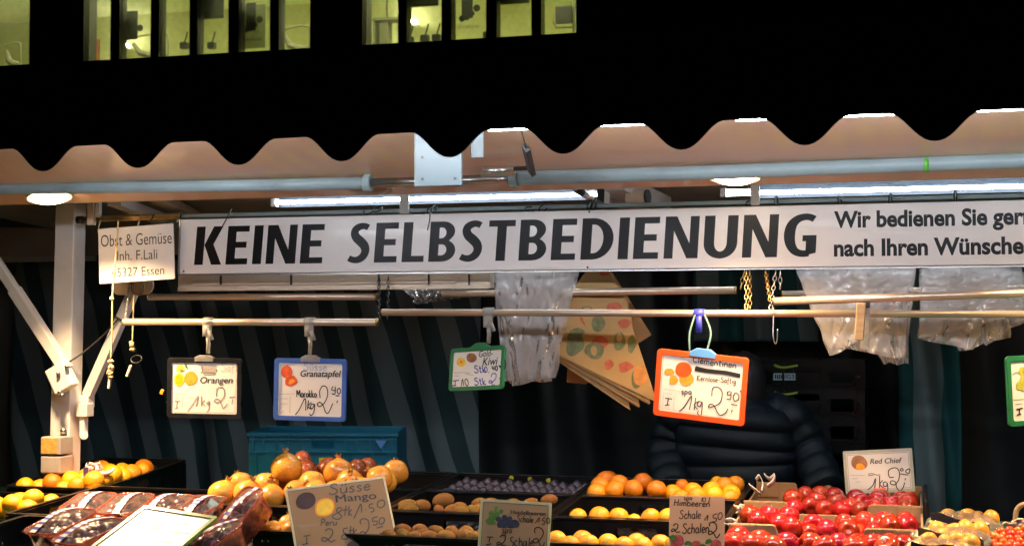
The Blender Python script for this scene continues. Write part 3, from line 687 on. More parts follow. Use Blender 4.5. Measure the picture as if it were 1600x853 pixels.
m_ = MB().span((CX0,3.40,.05),(CX1,3.419,top_z(3.42)-.0)); ob('front_board', relto(ct, m_), M['white_paint'], ct)
for x in (CX0+.05, -2.1, -.4, CX1-.05):
    for y in (3.5, 5.15):
        ob('leg', relto(ct, MB().span((x-.02,y-.02,0),(x+.02,y+.02,top_z(y)-.031))), M['steel'], ct)

# ================================================================ canopy
SOF = lambda y: 2.302-.167*(y-3.33)
cn = thing('market_canopy', 'stall canopy with pale glossy underside and dark scalloped valance', 'canopy', (-1.2,3.9,2.2))
X0c, X1c = -4.2, 2.6
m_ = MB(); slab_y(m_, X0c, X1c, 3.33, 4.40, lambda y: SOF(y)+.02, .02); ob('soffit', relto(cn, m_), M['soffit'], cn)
# interior roof behind
m_ = MB().add([(X0c,4.42,2.30),(X1c,4.42,2.30),(X1c,7.2,2.13),(X0c,7.2,2.13)], [(0,3,2,1)]); slab = ob('roof_lining', relto(cn, m_), M['grey_tarp'], cn)
m_ = MB().span((X0c,4.402,2.138),(X1c,4.422,2.30)); ob('roof_beam', relto(cn, m_), M['white_paint'], cn)
m_ = MB().add([(X0c,3.292,2.375),(X1c,3.292,2.375),(X1c,4.7,2.42),(X0c,4.7,2.42),(X1c,7.25,2.32),(X0c,7.25,2.32),
               (X0c,3.292,2.365),(X1c,3.292,2.365),(X1c,4.7,2.405),(X0c,4.7,2.405),(X1c,7.25,2.305),(X0c,7.25,2.305)],
              [(0,1,2,3),(3,2,4,5),(9,8,7,6),(11,10,8,9),(0,6,7,1),(5,4,10,11)])
ob('roof_sheet', relto(cn, m_), M['roof'], cn)
# scalloped valance with real thickness, gently wavy
HEM = 2.161; PER = .2838; XC0 = -1.223
bot = []
def scal(t):   # t in 0..1 across one period, 0 = centre of the flat
    a = abs(t-.5)*2          # 1 at flat centre, 0 at scallop centre
    if a > .70: return 0.0
    q = a/.70
    return -.064*(0.5+0.5*math.cos(math.pi*q**1.12))
n = int((X1c-X0c)/PER*26)
for i in range(n+1):
    x = X0c+(X1c-X0c)*i/n; t = ((x-XC0)/PER) % 1.0
    bot.append((x, HEM+scal(t)))
va = MB(); ys = [3.285+.0045*math.sin(x*7.0)+.002*math.sin(x*23) for x, _ in bot]
k = len(bot)
va.v = [(x, ys[i], z) for i, (x, z) in enumerate(bot)]+[(x, 3.285, 2.385) for x, z in bot]+[(x, ys[i]+.004, z) for i, (x, z) in enumerate(bot)]+[(x, 3.289, 2.385) for x, z in bot]
va.f = [(i, i+1, k+i+1, k+i) for i in range(k-1)]+[(2*k+i+1, 2*k+i, 3*k+i, 3*k+i+1) for i in range(k-1)]+[(i+1, i, 2*k+i, 2*k+i+1) for i in range(k-1)]
ob('valance', relto(cn, va), M['navy_cloth'], cn)
p0, p1 = at(648,250,3.62), at(722,250,3.62)
zt = SOF(3.62)-.001; zb = at(685,291,3.62).z
pl = MB().span((p0.x,3.615,zb),(p1.x,3.625,zt-.001)); hpl = ob('hinge_plate', relto(cn, pl), M['plate_grey'], cn, bevel=.002)
for px, py in ((660,280),(711,279),(660,246)):
    q = at(px, py, 3.614); ob('screw', relto(cn, MB().lathe([(.001,-.001),(.004,-.001),(.004,.001),(.001,.001)], 10, q, Matrix.Rotation(R(90),3,'X'))), M['dark_metal'], hpl)
p0, p1 = at(736,240,3.66), at(755,240,3.66)
pl = MB().span((p0.x,3.66,at(745,246,3.66).z),(p1.x,3.666,SOF(3.66)-.001)); ob('hinge_tab', relto(cn, pl), M['plate_grey'], cn)
# diagonal braces under the roof
m_ = MB()
for a_, c_, w_, h_ in (((-2.84,4.66,2.155),(-3.2,6.1,2.10),.05,.04), ((-1.1,4.66,2.19),(-1.0,6.2,2.13),.06,.04), (at(960,286,4.7),at(1035,318,5.6),.07,.05), (at(230,300,4.75),at(300,336,5.8),.07,.03)):
    ob('roof_brace', relto(cn, MB().bar(a_, c_, w_, h_)), M['white_paint'], cn)

# side walls of the stall interior
def curtain(name, label, xa, xb, Y, z0, z1, m, amp=.05, fold=.33, seed=0, curve=0):
    mb = MB(); nu = int((xb-xa)/.02); nv = 30
    def fn(u, v):
        x = xa+(xb-xa)*u; z = z0+(z1-z0)*v
        fx = x+.10*(z-1.2)
        y = Y+amp*(math.sin(fx*2*math.pi/fold+seed)+.5*math.sin(fx*2*math.pi/fold*1.7+seed*2.1))+.05*noise.noise(Vector((x*1.4, z*1.1, seed)))+curve*(u-.5)**2
        return (x, y, z)
    mb.grid(fn, nu, nv)
    o = link(name, mb.mesh(name, m, True)); s = o.modifiers.new('Solidify', 'SOLIDIFY'); s.thickness = .003
    return tag(o, label, 'curtain')
curtain('stall_curtain', 'dark green and grey striped tarpaulin behind the hanging price cards', -4.6, -2.02, 6.6, .02, 2.035, M['stripe_curtain'], .024, .40, 1.0)
curtain('stall_curtain', 'plain black tarpaulin behind the paper bags, between the striped ones', -2.3, .62, 6.95, .02, 2.15, M['dark_curtain'], .05, .5, 2.0)
curtain('stall_curtain', 'narrow teal and grey striped tarpaulin right of the black crate stack', -.06, .20, 6.5, .02, 2.10, M['stripe_curtain_right'], .04, .2, 3.0)
curtain('stall_curtain', 'plain dark plastic sheet at the far right, above the artificial grass', .17, 2.8, 6.62, .02, 2.12, M['dark_curtain'], .04, .6, 4.0)
curtain('stall_curtain', 'narrow teal tarpaulin strip behind the clear hanging bags', -1.0, -.42, 6.7, 1.62, 2.12, M['stripe_curtain_right'], .04, .25, 5.0)
cs = MB().span((-4.6,6.46,at(60,409,6.46).z),(at(150,400,6.46).x,6.47,at(60,389,6.46).z))
tag(ob('curtain_strip', cs, M['pale_strip'], bevel=.002), 'pale strip along the top of the striped tarpaulin', 'strip')
m_ = MB().span((-4.9,4.5,0.0),(-4.88,7.2,2.3)); tag(ob('side_wall', m_, M['grey_tarp']), 'grey tarpaulin side wall at the left end of the stall', 'wall')
m_ = MB().span((2.8,4.6,0.0),(2.82,7.2,2.3)); tag(ob('side_wall', m_, M['grey_tarp']), 'grey tarpaulin side wall at the right end of the stall', 'wall')
# folds of dark tarpaulin hanging below the roof at left
curtain('rolled_tarpaulin', 'dark grey gathered tarpaulin under the roof beside the white post', -4.6, -2.9, 6.35, 2.05, 2.2, M['grey_tarp'], .06, .8, 2.4)

# ================================================================ hinge pipe, lamps, tubes
def pipe_run(P, r, n=14): return MB().tube(P, r, n)
hp = thing('hinge_pipe', 'long pale blue-grey pipe with collars along the canopy edge', 'pipe', at(800,280,4.16))
PA = [at(-60,297,4.16), at(0,295.5,4.16), at(300,291.5,4.16), at(575,286,4.16)]
PB = [at(805,279,4.16), at(1100,270,4.16), at(1600,251,4.16), at(2100,227,4.16)]
ob('pipe', relto(hp, pipe_run(PA, .0195)), M['blue_grey'], hp, True)
ob('pipe', relto(hp, pipe_run(PB, .0215)), M['blue_grey'], hp, True)
ob('shaft', relto(hp, pipe_run([at(570,286.4,4.16), at(808,279,4.16)], .0145)), M['steel'], hp, True)
for px, py in ((575,286),(803,279)):
    a = at(px-6,py,4.16); c = at(px+6,py,4.16)
    ob('collar', relto(hp, MB().tube([a, c], .0275, 18)), M['blue_grey'], hp, bevel=.004)
gt = MB().tube([at(1444,257.4,4.16), at(1451,257.1,4.16)], .0222, 14); ob('green_tape', relto(hp, gt), M['green_tape'], hp, True)
# copper coloured edge strip just behind the pipe
es = MB().bar((X0c,4.412,2.128),(X1c,4.412,2.128),.02,.008); tag(ob('edge_strip', es, M['cream']), 'thin tan edge strip running just under the canopy pipe', 'strip')

dome = [(.003,-.025),(.03,-.023),(.05,-.017),(.064,-.009),(.0725,0.0)]
LY = 4.27
lampx = [(-2.855,1,'lit round lamp under the canopy above the shop name board'),(-1.680,0,'unlit round lamp behind the pipe collar'),(-.5055,1,'lit round lamp over the orange framed clementine card'), (.67,1,'added unseen round lamp over the bags of yellow fruit, beyond the right edge'), (1.84,1,'added unseen round lamp at the right end of the canopy')]  # last two are out of view, added for more bounce on the soffit
for i, (x, on, lbl) in enumerate(lampx):
    t = thing('canopy_lamp', lbl, 'lamp', (x, LY, SOF(LY)-.008), (R(-8), R(-10 if i == 0 else 0), 0), 'round lamps under the canopy')
    ob('ring', MB().lathe([(.073,-.007),(.076,-.0095),(.079,-.007),(.080,.012),(.073,.012)], 28), M['white_paint'], t, True)
    ob('lens', MB().lathe(dome, 28), M['lamp_on'] if on else M['lens_off'], t, True)
    if on:
        ld = bpy.data.lights.new('bulb', 'AREA'); ld.shape = 'DISK'; ld.size = .13; ld.energy = LAMP_WATTS*(1.2, 0, .66, .55, .6)[i]; ld.color = LAMP_COL; ld.spread = LAMP_SPREAD
        link('bulb', ld, t, (0,0,-.028))
# front tubes on the canopy underside
for (xa, xb, lbl) in ((at(764,198,3.46).x, at(764,198,3.46).x+.55, 'cool white tube lamp above the middle of the valance'), (at(1150,187,3.46).x, at(1150,187,3.46).x+1.2, 'cool white tube lamp behind the valance at right')):
    t = thing('tube_lamp', lbl, 'lamp', ((xa+xb)/2, 3.46, SOF(3.46)), group='tube lamps under the canopy front')
    h = (xb-xa)/2
    ob('fitting', MB().box((0,.008,-.037),(2*h,.022,.086)), M['white_paint'], t)
    ob('tube', MB().tube([(-h,0,-.089),(h,0,-.089)], .0085, 12), M['tube_on'], t, True)
for (px, n_, lbl) in ((296, .62, 'cool white tube lamp hidden above the valance at the left'), (432, 1.0, 'cool white tube lamp above the valance, left of the hinge plate')):
    xa = at(px, 216, 3.37).x; h = n_/2
    if px == 296: xa -= n_
    t = thing('tube_lamp', lbl, 'lamp', (xa+h, 3.37, SOF(3.37)), group='tube lamps under the canopy front')
    ob('fitting', MB().box((0,.008,-.037),(2*h,.022,.086)), M['white_paint'], t)
    ob('tube', MB().tube([(-h,0,-.089),(h,0,-.089)], .0085, 12), M['tube_left'], t, True)
# tube lamps with reflectors behind the sign
M['tube_back'] = emit('tube_back', (.80,.90,1.0), BACK_STRENGTH)
for (pa, pb, pya, pyb, lbl) in ((432, 935, 315.5, 304.5, 'tube lamp with brushed reflector above the word SELBST of the long board'), (1185, 1760, 301, 287, 'tube lamp with brushed reflector above the small print of the long board')):
    A, B = at(pa, pya, 4.95), at(pb, pyb, 4.95); z = (A.z+B.z)/2; h = (B.x-A.x)/2
    t = thing('reflector_lamp', lbl, 'lamp', ((A.x+B.x)/2, 4.95, z), group='tube lamps with reflectors behind the long board')
    rf = MB().add([(-h-.03,.055,.062),(h+.03,.055,.062),(h+.03,.035,-.016),(-h-.03,.035,-.016),(-h-.03,.058,.062),(h+.03,.058,.062),(h+.03,.038,-.016),(-h-.03,.038,-.016)],
                  [(3,2,1,0),(4,5,6,7),(0,1,5,4),(2,3,7,6),(1,2,6,5),(3,0,4,7)])
    ob('reflector', rf, M['reflector'], t)
    ob('tube', MB().tube([(-h,0,0),(h,0,0)], .0068, 12), M['tube_back'], t, True)
    for s in (-1, 1): ob('end_cap', MB().box((s*(h+.012),0.012,0),(.02,.03,.03)), M['white_paint'], t)
A, B = at(1136,301.5,4.97), at(1172,300.5,4.97)
t = thing('reflector_lamp', 'short lit piece of tube lamp left of the white hanger, under the round lamp', 'lamp', (A+B)/2, group='tube lamps with reflectors behind the long board')
ob('tube', relto(t, MB().tube([A,B], .011, 12)), M['tube_back'], t, True)
ob('end_cap', relto(t, MB().box(A-Vector((.012,0,0)),(.02,.03,.03))), M['white_paint'], t)

# canopy latch and cable
lt = thing('canopy_latch', 'dark lever latch hanging from the canopy beside the hinge plate', 'latch', at(790,262,4.0))
ob('cylinder', relto(lt, MB().tube([at(756,267,4.02), at(803,265.5,4.02)], .0125, 12)), M['alu'], lt, True)
ob('base', relto(lt, MB().bar(at(752,274,4.03), at(806,272,4.03), .02, .008)), M['alu'], lt, True)
ob('lever', relto(lt, MB().bar(at(822,231,3.74), at(831,270,4.0), .026, .016, Vector((0,1,0)))), M['dark_metal'], lt, bevel=.003)
ob('rod', relto(lt, MB().tube([at(803,264,4.0), at(829,262,4.0)], .006, 8)), M['dark_metal'], lt)
ob('cable', relto(lt, MB().tube([at(814,201,3.58), at(822,232,3.74)], .0018, 6)), M['cable'], lt)
# gas strut, motor box under the roof
gs = thing('gas_strut', 'bright gas strut slanting under the roof behind the pipe', 'strut', at(915,302,4.7))
ob('rod', relto(gs, MB().tube([at(886,286,4.6), at(906,299,4.68)], .005, 10)), M['steel'], gs, True)
ob('barrel', relto(gs, MB().tube([at(906,299,4.68), at(944,324,4.85)], .011, 12)), M['alu'], gs, True)
ob('seal', relto(gs, MB().tube([at(901,296,4.66), at(909,301,4.69)], .014, 12)), M['dark_metal'], gs, True)
mo = thing('roof_motor', 'beige box with a dark round end beside the gas strut', 'motor box', at(985,306,4.85))
a_, c_ = at(978,307,4.85), at(1009,308,4.85)
ob('housing', relto(mo, MB().tube([a_, c_], .023, 16)), M['cream'], mo, bevel=.004)
ob('end_cap', relto(mo, MB().tube([c_, c_+Vector((.012,-.002,0))], .026, 16)), M['dark_metal'], mo, bevel=.003)
ob('bracket', relto(mo, MB().bar(at(943,288,4.85), at(941,318,4.85), .035, .03, Vector((0,1,0)))), M['dark_metal'], mo)
ob('side_plate', relto(mo, MB().bar(at(951,288,4.83), at(949,318,4.83), .018, .03, Vector((0,1,0)))), M['pale_strip'], mo)

# ================================================================ post and braces
PY = 4.75
pt = thing('stall_post', 'white square steel post at the left end of the stall, with sockets', 'post', (at(107,560,PY).x, PY, 0))
cxp = at(106,420,PY).x; lean = .006
m_ = MB().bar((cxp-.018,PY,0),(cxp+.012,PY,2.27),.082,.082, Vector((0,1,0))); ob('shaft', relto(pt, m_), M['white_paint'], pt, bevel=.004)
def sock(py0, py1, m, nm='socket_box'):
    A, B = at(77,py0,PY-.075), at(107,py1,PY-.075)
    o = ob(nm, relto(pt, MB().span((A.x,PY-.13,B.z+.001),(B.x,PY-.045,A.z-.001))), M['socket_grey'], pt, bevel=.004)
    f = MB(); w = B.x-A.x
    for k in range(3): f.span((A.x+w*(.12+.24*k), PY-.134, B.z+.35*(A.z-B.z)), (A.x+w*(.12+.24*k+.17), PY-.131, A.z-.22*(A.z-B.z)))
    ob('flap', relto(pt, MB().span((A.x+.004,PY-.1325,B.z+.006),(A.x+w*.85,PY-.1305,A.z-.006))), M['socket_grey'] if m is None else m, o)
    return o
sock(680, 709, M['socket_amber']); sock(710, 738, M['socket_grey'])
kb = MB().tube([at(99,673,PY-.075), at(99,673,PY-.04)], .012, 12); ob('knob', relto(pt, kb), M['steel'], pt, True)
jb = MB().box(at(97,590,PY-.075), (.085,.05,.10), Matrix.Rotation(R(-28),3,'Y')); ob('joint_plate', relto(pt, jb), M['white_paint'], pt, bevel=.006)
jb = MB().bar(at(84,612,PY-.07), at(118,598,PY-.07), .012, .03, Vector((0,1,0))); ob('joint_bar', relto(pt, jb), M['white_paint'], pt, bevel=.002)
for px, py in ((91,583),(104,572),(93,612),(97,617)):
    ob('bolt', relto(pt, MB().tube([at(px,py,PY-.115), at(px,py,PY-.09)], .0075, 10)), M['steel'], pt, True)
lk = MB().box(at(133,640,PY), (.045,.05,.05)).box(at(131,664,PY), (.02,.03,.09)).tube([at(131,680,PY-.03), at(131,680,PY)], .016, 12)
ob('catch', relto(pt, lk), M['white_paint'], pt, bevel=.003)
br = thing('canopy_brace', 'white telescopic brace rising to the left from the post joint', 'brace', at(60,500,4.66))
ob('outer_tube', relto(br, MB().bar(at(22,452,4.66), at(104,577,4.68), .042, .042, Vector((0,1,0)))), M['white_paint'], br, bevel=.003)
ob('inner_tube', relto(br, MB().bar(at(-60,325,4.62), at(24,455,4.66), .034, .034, Vector((0,1,0)))), M['white_paint'], br, bevel=.003)
br = thing('canopy_brace', 'white square brace slanting up to the right of the post', 'brace', at(170,545,4.8))
ob('bar', relto(br, MB().bar(at(211,450,4.8), at(137,618,4.8), .036, .036, Vector((0,1,0)))), M['white_paint'], br, bevel=.003)
ob('foot', relto(br, MB().box(at(133,627,4.8), (.055,.05,.05))), M['white_paint'], br, bevel=.005)
ob('tie', relto(br, MB().tube([at(176,493,4.775),at(190,500,4.77),at(186,507,4.83),at(174,502,4.83)], .004, 6, closed=True)), M['cable'], br)
cb = MB().tube(smooth_path([at(108,565,4.69), at(128,552,4.72), at(160,525,4.76), at(185,498,4.775)], 6), .0035, 6); tag(ob('cable', cb, M['cable'], smooth=True), 'thin black cable looping from the post joint to the right brace', 'cable')
cb = MB().tube(smooth_path([at(52,475,4.70), at(72,520,4.72), at(92,565,4.73)], 6), .004, 6); tag(ob('cable', cb, M['cable'], smooth=True), 'black cable running down along the left brace', 'cable')

# ================================================================ board rail, boards
rb = thing('board_rail', 'slim metal rail carrying the white boards under the canopy', 'rail', at(800,320,4.65))
ob('tube', relto(rb, MB().tube([at(126,343.5,4.65), at(284,337.5,4.65)], .0115, 12)), M['brass'], rb, True)
P0, P1 = at(278,338,4.66), at(1700,303,4.66)
ob('profile', relto(rb, MB().bar(P0, P1, .016, .012, Vector((0,0,1))).bar(P0-Vector((0,0,.019)), P1-Vector((0,0,.019)), .016, .009, Vector((0,0,1)))), M['blue_grey'], rb)
ob('end_cap', relto(rb, MB().tube([at(121,343.7,4.65), at(131,343.3,4.65)], .0145, 12)), M['dark_metal'], rb, True)
ob('bracket', relto(rb, MB().span((at(138,340,4.63).x,4.62,at(145,352,4.63).z),(at(148,340,4.63).x,4.64,2.2))), M['cream'], rb, bevel=.002)
ob('bracket', relto(rb, MB().span((at(148.5,340,4.63).x,4.63,at(145,340,4.63).z),(at(155,340,4.63).x,4.65,2.2))), M['white_paint'], rb, bevel=.002)
for px, ya, yb in ((632,290,334),(1180,272,321)):
    A, B = at(px-7,ya,4.635), at(px+7,yb,4.635)
    ob('hanger', relto(rb, MB().span((A.x,4.630,B.z),(B.x,4.640,2.2)).span((A.x-.004,4.628,at(px,ya+14,4.63).z),(B.x+.004,4.641,at(px,ya+10,4.63).z))), M['white_paint'], rb, bevel=.002)
def loop_tie(px, py, w, h, rot, lbl):
    c = at(px, py, 4.638); P = []
    for k in range(12):
        a = 2*math.pi*k/12; x = w*math.cos(a); z = h*math.sin(a)
        P.append(c+Vector((x*math.cos(rot)-z*math.sin(rot), .02*math.sin(a*1.0+.6), x*math.sin(rot)+z*math.cos(rot))))
    o = ob('cable_tie', MB().tube(P, .0026, 6, closed=True), M['cable'], smooth=True)
    tag(o, lbl, 'cable tie', 'black cable ties holding the long board')
    return o
TIES = [(576,329,.010,.014,-.5),(590,327,.013,.011,.4),(670,334,.006,.02,.15),(678,326,.004,.013,.0),(828,327,.013,.009,-.3),(849,325,.008,.016,-.5),(921,321,.004,.02,0),(929,319,.004,.022,-.2),(1171,318,.008,.012,-.6),(1213,314,.004,.016,.0),(1312,314,.004,.018,.15),(1391,311,.004,.018,-.15),(1493,308,.004,.026,0)]
ordn = ['first','second','third','fourth','fifth','sixth','seventh','eighth','ninth','tenth','eleventh','twelfth','thirteenth','fourteenth','fifteenth','sixteenth','seventeenth','eighteenth','nineteenth','twentieth','twenty-first','twenty-second','twenty-third','twenty-fourth','twenty-fifth','twenty-sixth','twenty-seventh','twenty-eighth','twenty-ninth','thirtieth','thirty-first','thirty-second','thirty-third','thirty-fourth','thirty-fifth']
for i, a in enumerate(TIES): loop_tie(*a, f'{ordn[i]} black cable tie from the left along the top of the long board')
def wire(pts, r, m, lbl, cat='cable tie', name='cable_tie', grp=None, Y=None):
    o = ob(name, MB().tube(smooth_path([at(*p) for p in pts], 5), r, 6), m, smooth=True); return tag(o, lbl, cat, grp)
wire([(672,332,4.6),(671,345,4.585),(668,360,4.583)], .0022, M['cable'], 'loose tail of a tie hanging over the letter B of the long board')
wire([(362,325,4.62),(356,338,4.585),(346,356,4.583)], .0022, M['cable'], 'loose thin tie hanging over the letter K of the long board')
wire([(283,333,4.63),(280,345,4.6),(272,360,4.585),(268,368,4.583)], .003, M['cable'], 'black tie holding the right corner of the shop name board')
wire([(157,345,4.64),(155,352,4.62),(153,362,4.585)], .003, M['string'], 'tan tie holding the left corner of the shop name board')
wire([(221,335,4.64),(218,343,4.63),(216,352,4.60)], .003, M['string'], 'pale tie over the middle of the shop name board')
wire([(240,335,4.64),(238,341,4.63),(233,346,4.62)], .0025, M['cable'], 'small dark tie on the brass rail beside the shop name board')

# ================================================================ long board
SY = 4.60
ZB, ZT = 1.875, 2.0715
xa, xb = at(283,400,SY).x, at(1745,400,SY).x
sb = thing('stall_board', 'long white board with big black capitals KEINE SELBSTBEDIENUNG', 'sign', ((xa+xb)/2, SY, ZB), (R(-2.4),0,0))
hw_ = (xb-xa)/2; hh = ZT-ZB
ob('board', MB().span((-hw_,-.012,0),(hw_,.0,hh)), M['board_white'], sb, bevel=.0015)
ob('edge_profile', MB().span((-hw_-.006,-.014,-.002),(-hw_-.0005,.002,hh+.002)).span((-hw_,-.001,-.006),(hw_,.004,-.0005)), M['alu'], sb)
lx = lambda px, py: at(px, py, SY-.012).x-(xa+xb)/2
zb = at(320,414,SY-.012).z-ZB; cap = at(320,354,SY-.012).z-at(320,414,SY-.012).z
heavy_text(sb, 'KEINE', lx(303,400), lx(507,400), zb, cap, M['ink'], -.0126)
heavy_text(sb, 'SELBSTBEDIENUNG', lx(543,400), lx(1279,400), zb, cap, M['ink'], -.0126)
for s_, yb, capx, ref in (('Wir bedienen Sie gerne', 355.3, 24.3, 'Wir bedienen Sie ger'), ('nach Ihren Wünschen', 400, 25, 'nach Ihren Wünsche')):
    P = at(1303, yb, SY-.012)
    text_mesh(sb, s_, .1, 'ink', (P.x-(xa+xb)/2, -.0126, P.z-ZB), bold=.035, width=lx(1600,380)-lx(1303,380), cap=capx/pxm(P), rot=(math.pi/2,0,0), ref=ref, name='small_print')
for px, py in ((287,424),(918,418),(920,331)):
    P = at(px,py,SY-.0125); ob('screw', MB().lathe([(.001,-.001),(.0035,-.001),(.0035,.001),(.001,.001)], 10, (P.x-(xa+xb)/2,-.0126,P.z-ZB), Matrix.Rotation(R(90),3,'X')), M['dark_metal'], sb)
# cover profile below the board
cp = thing('cover_profile', 'cream grooved profile right below the long white board', 'profile', at(520,440,4.70))
A, B = at(278,430,4.70), at(766,430,4.70); z1 = A.z; z0 = at(520,452,4.70).z
ob('body', relto(cp, MB().span((A.x,4.70,z0),(B.x,4.75,z1)).span((A.x+.002,4.692,z0-.003),(B.x-.002,4.7005,z0+.012)).span((A.x+.06,4.690,z0+.018),(B.x-.12,4.7004,z0+.034))), M['cream'], cp, bevel=.003)
for px in (345,455,592,670,733):
    q = at(px,432,4.68); ob('hook', relto(cp, MB().bar(q+Vector((0,0,.008)), q-Vector((0,0,.03)), .006, .006, Vector((0,1,0)))), M['dark_metal'], cp)
# little shop board
O = Card('shop_board', 'white shop name board with postcode hanging left of the long board', None, [(153,358),(277,349),(275,436),(147,443)], 4.56, 4, -.26)
O.root['category'] = 'sign'
ob('board', MB().prism([rr(O.w, O.h, .003)], -.002, .002), M['board_white'], O.root); O.z = .0022
O.map((153,358), (277,349), (147,443), O.w, O.h)
O.printed('Obst & Gemüse', 155, 385.5, 17.5, 117, M['grey_ink'], (1,-.05), bold=.0, shear=0)
O.printed('Inh. F.Lali', 180, 407, 14.5, 66, M['grey_ink'], (1,-.05), bold=0, shear=0)
O.printed('45327 Essen', 168, 432.5, 13, 87, M['grey_ink'], (1,-.06), bold=0, shear=0)
# rounded bracket plate behind it
bp = thing('bracket_plate', 'rounded cream plate with a ring under the shop name board', 'plate', at(207,445,4.72))
pf = MB().prism([rr(.175,.075,.034)], -.006, .006).move(Matrix.Rotation(R(90),4,'X')); ob('plate', pf, M['cream'], bp, bevel=.003)
ob('ring', MB().tube([Vector((.035+.026*math.cos(a),-.02,-.012+.026*math.sin(a))) for a in [2*math.pi*k/18 for k in range(18)]], .0035, 8, closed=True), M['brass'], bp, True)
ob('bolt', MB().lathe([(.001,-.01),(.010,-.008),(.010,.0)], 12, (.0,-.008,.01), Matrix.Rotation(R(90),3,'X')), M['steel'], bp)

# ================================================================ hanging rails
def rail(pa, pb, Y, r, lbl, m='alu', Yb=None):
    A, B = at(*pa, Y), at(*pb, Yb or Y); c = (A+B)/2
    t = thing('hanging_rail', lbl, 'rail', c, group='round rails hanging below the boards')
    ob('tube', relto(t, MB().tube([A, B], r, 14)), M[m], t, True)
    d = (B-A).normalized()
    for e, s_ in ((A, -1), (B, 1)): ob('end_ring', relto(t, MB().tube([e-d*.004*(s_ > 0)-d*.0*0, e+d*.004*(s_ < 0)+d*.001*s_], r*1.07, 14)), M['brass'], t, True)
    return t
M['rail_warm'] = mat('rail_warm', (.70,.56,.44), .35, metal=.7, var=.1, scale=18, stretch=(2,40,40))
rail((232,464),(588,463.5),4.74,.0125,'upper short rail above the orange and pomegranate cards','rail_warm')
rail((193,503),(590,503.5),4.52,.0125,'lower short rail carrying the orange and pomegranate cards','rail_warm')
rail((690,459),(1150,453.5),4.70,.0125,'upper rail crossing the brown paper bags','rail_warm')
rail((597,488),(1680,491),4.52,.0115,'long lower rail carrying the kiwi and clementine cards','rail_warm')
rail((1208,471),(1690,455),4.44,.0125,'rail in front of the clear plastic bags','rail_warm')
rail((1222,460.5),(1690,449),4.74,.0125,'rail behind the clear plastic bags at the right','rail_warm')
def chain(pts, m, lbl, lw=.0045, name='chain', grp='chains holding the rails'):
    P = [at(*p) for p in pts]; mb = MB(); L = sum((P[i+1]-P[i]).length for i in range(len(P)-1)); nlk = max(2, int(L/.0165)); k = 0
    for i in range(nlk):
        t = (i+.5)/nlk*L
        for j in range(len(P)-1):
            s_ = (P[j+1]-P[j]).length
            if t <= s_ or j == len(P)-2: c = P[j].lerp(P[j+1], t/s_); d = (P[j+1]-P[j]).normalized(); break
            t -= s_
        sd = d.cross(Vector((0,1,0))).normalized() if i % 2 else d.cross(Vector((1,.3,0))).normalized()
        mb.tube([c+d*.0105*math.cos(a)+sd*.0055*math.sin(a) for a in [2*math.pi*q/10 for q in range(10)]], .0019, 5, closed=True)
    o = ob(name, mb, m, smooth=True); return tag(o, lbl, 'chain', grp)
chain([(1163,424,4.66),(1157,452,4.66)], M['brass'], 'short brass chain at the end of the rail crossing the paper bags')
chain([(1166,424,4.60),(1166,490,4.54)], M['brass'], 'longer brass chain reaching down to the long lower rail')
chain([(1171,424,4.64),(1172,484,4.56)], M['brass'], 'dull chain directly right of the longer brass chain')
chain([(1196,424,4.6),(1203,470,4.46)], M['brass'], 'brass chain left of the wire hook, leaning right')
chain([(1212,424,4.6),(1204,484,4.52)], M['steel'], 'grey chain leaning left above the wire hook')
chain([(1219,424,4.6),(1219,452,4.6)], M['steel'], 'short grey chain just right of the wire hook')
chain([(607,432,4.70),(605,500,4.54)], M['dark_metal'], 'dark chain hanging where the short and long rails meet')
chain([(592,432,4.70),(592,500,4.53)], M['dark_metal'], 'dark chain at the right end of the short rails')
chain([(203,442,4.70),(196,498,4.53)], M['steel'], 'thin grey chain at the left end of the short rails')
wire([(1209,480,4.52),(1208,522,4.50),(1211,537,4.50),(1214,532,4.50),(1215,514,4.50)], .0022, M['steel'], 'empty wire hook hanging from the long lower rail', 'hook', 'wire_hook')
cl = thing('rail_clamp', 'flat brown clamp with clear jaw on the rails before the clear bags', 'clamp', at(1346,500,4.42))
ob('arm', relto(cl, MB().bar(at(1346,473,4.42), at(1342,531,4.43), .028, .016, Vector((0,1,0)))), M['wood'], cl, bevel=.003)
ob('jaw', relto(cl, MB().bar(at(1353,478,4.45), at(1351,546,4.46), .026, .008, Vector((0,1,0)))), M['clear_plastic'], cl, bevel=.002)
ob('top', relto(cl, MB().bar(at(1350,472,4.44), at(1350,481,4.44), .035, .03, Vector((0,1,0)))), M['dark_metal'], cl, bevel=.002)
# dangling strings
def string_thing(pts, knots, end, lbl):
    t = thing('hanging_string', lbl, 'string', at(*pts[0]), group='knotted strings left of the cards')
    ob('cord', relto(t, MB().tube(smooth_path([at(*p) for p in pts], 5), .0028, 6)), M['string'], t, True)
    kn = MB()
    for (px, py, r) in knots:
        c = at(px, py, pts[-1][2])
        for q in range(4):
            v = Vector((random.uniform(-1,1), random.uniform(-1,1), random.uniform(-1,1))).normalized(); u = v.orthogonal().normalized(); w = v.cross(u); rr_ = r*random.uniform(.6,1)
            kn.tube([c+(u*math.cos(a)+w*math.sin(a))*rr_ for a in [2*math.pi*k/10 for k in range(10)]], .0034, 6, closed=True)
    ob('knot', relto(t, kn), M['string'], t, True)
    ob('end_peg', relto(t, MB().bar(at(*end[0]), at(*end[1]), .009, .009, Vector((0,1,0)))), M['cream'], t, bevel=.002)
    return t
string_thing([(185,345,4.5),(181,400,4.5),(176,460,4.5),(175,520,4.5),(173,562,4.5)], [(173,565,.011),(174,574,.012),(172,582,.012),(175,466,.006),(173,588,.008)], ((172,588,4.5),(170,607,4.5)), 'long string hanging in front of the shop name board, knotted at its end')
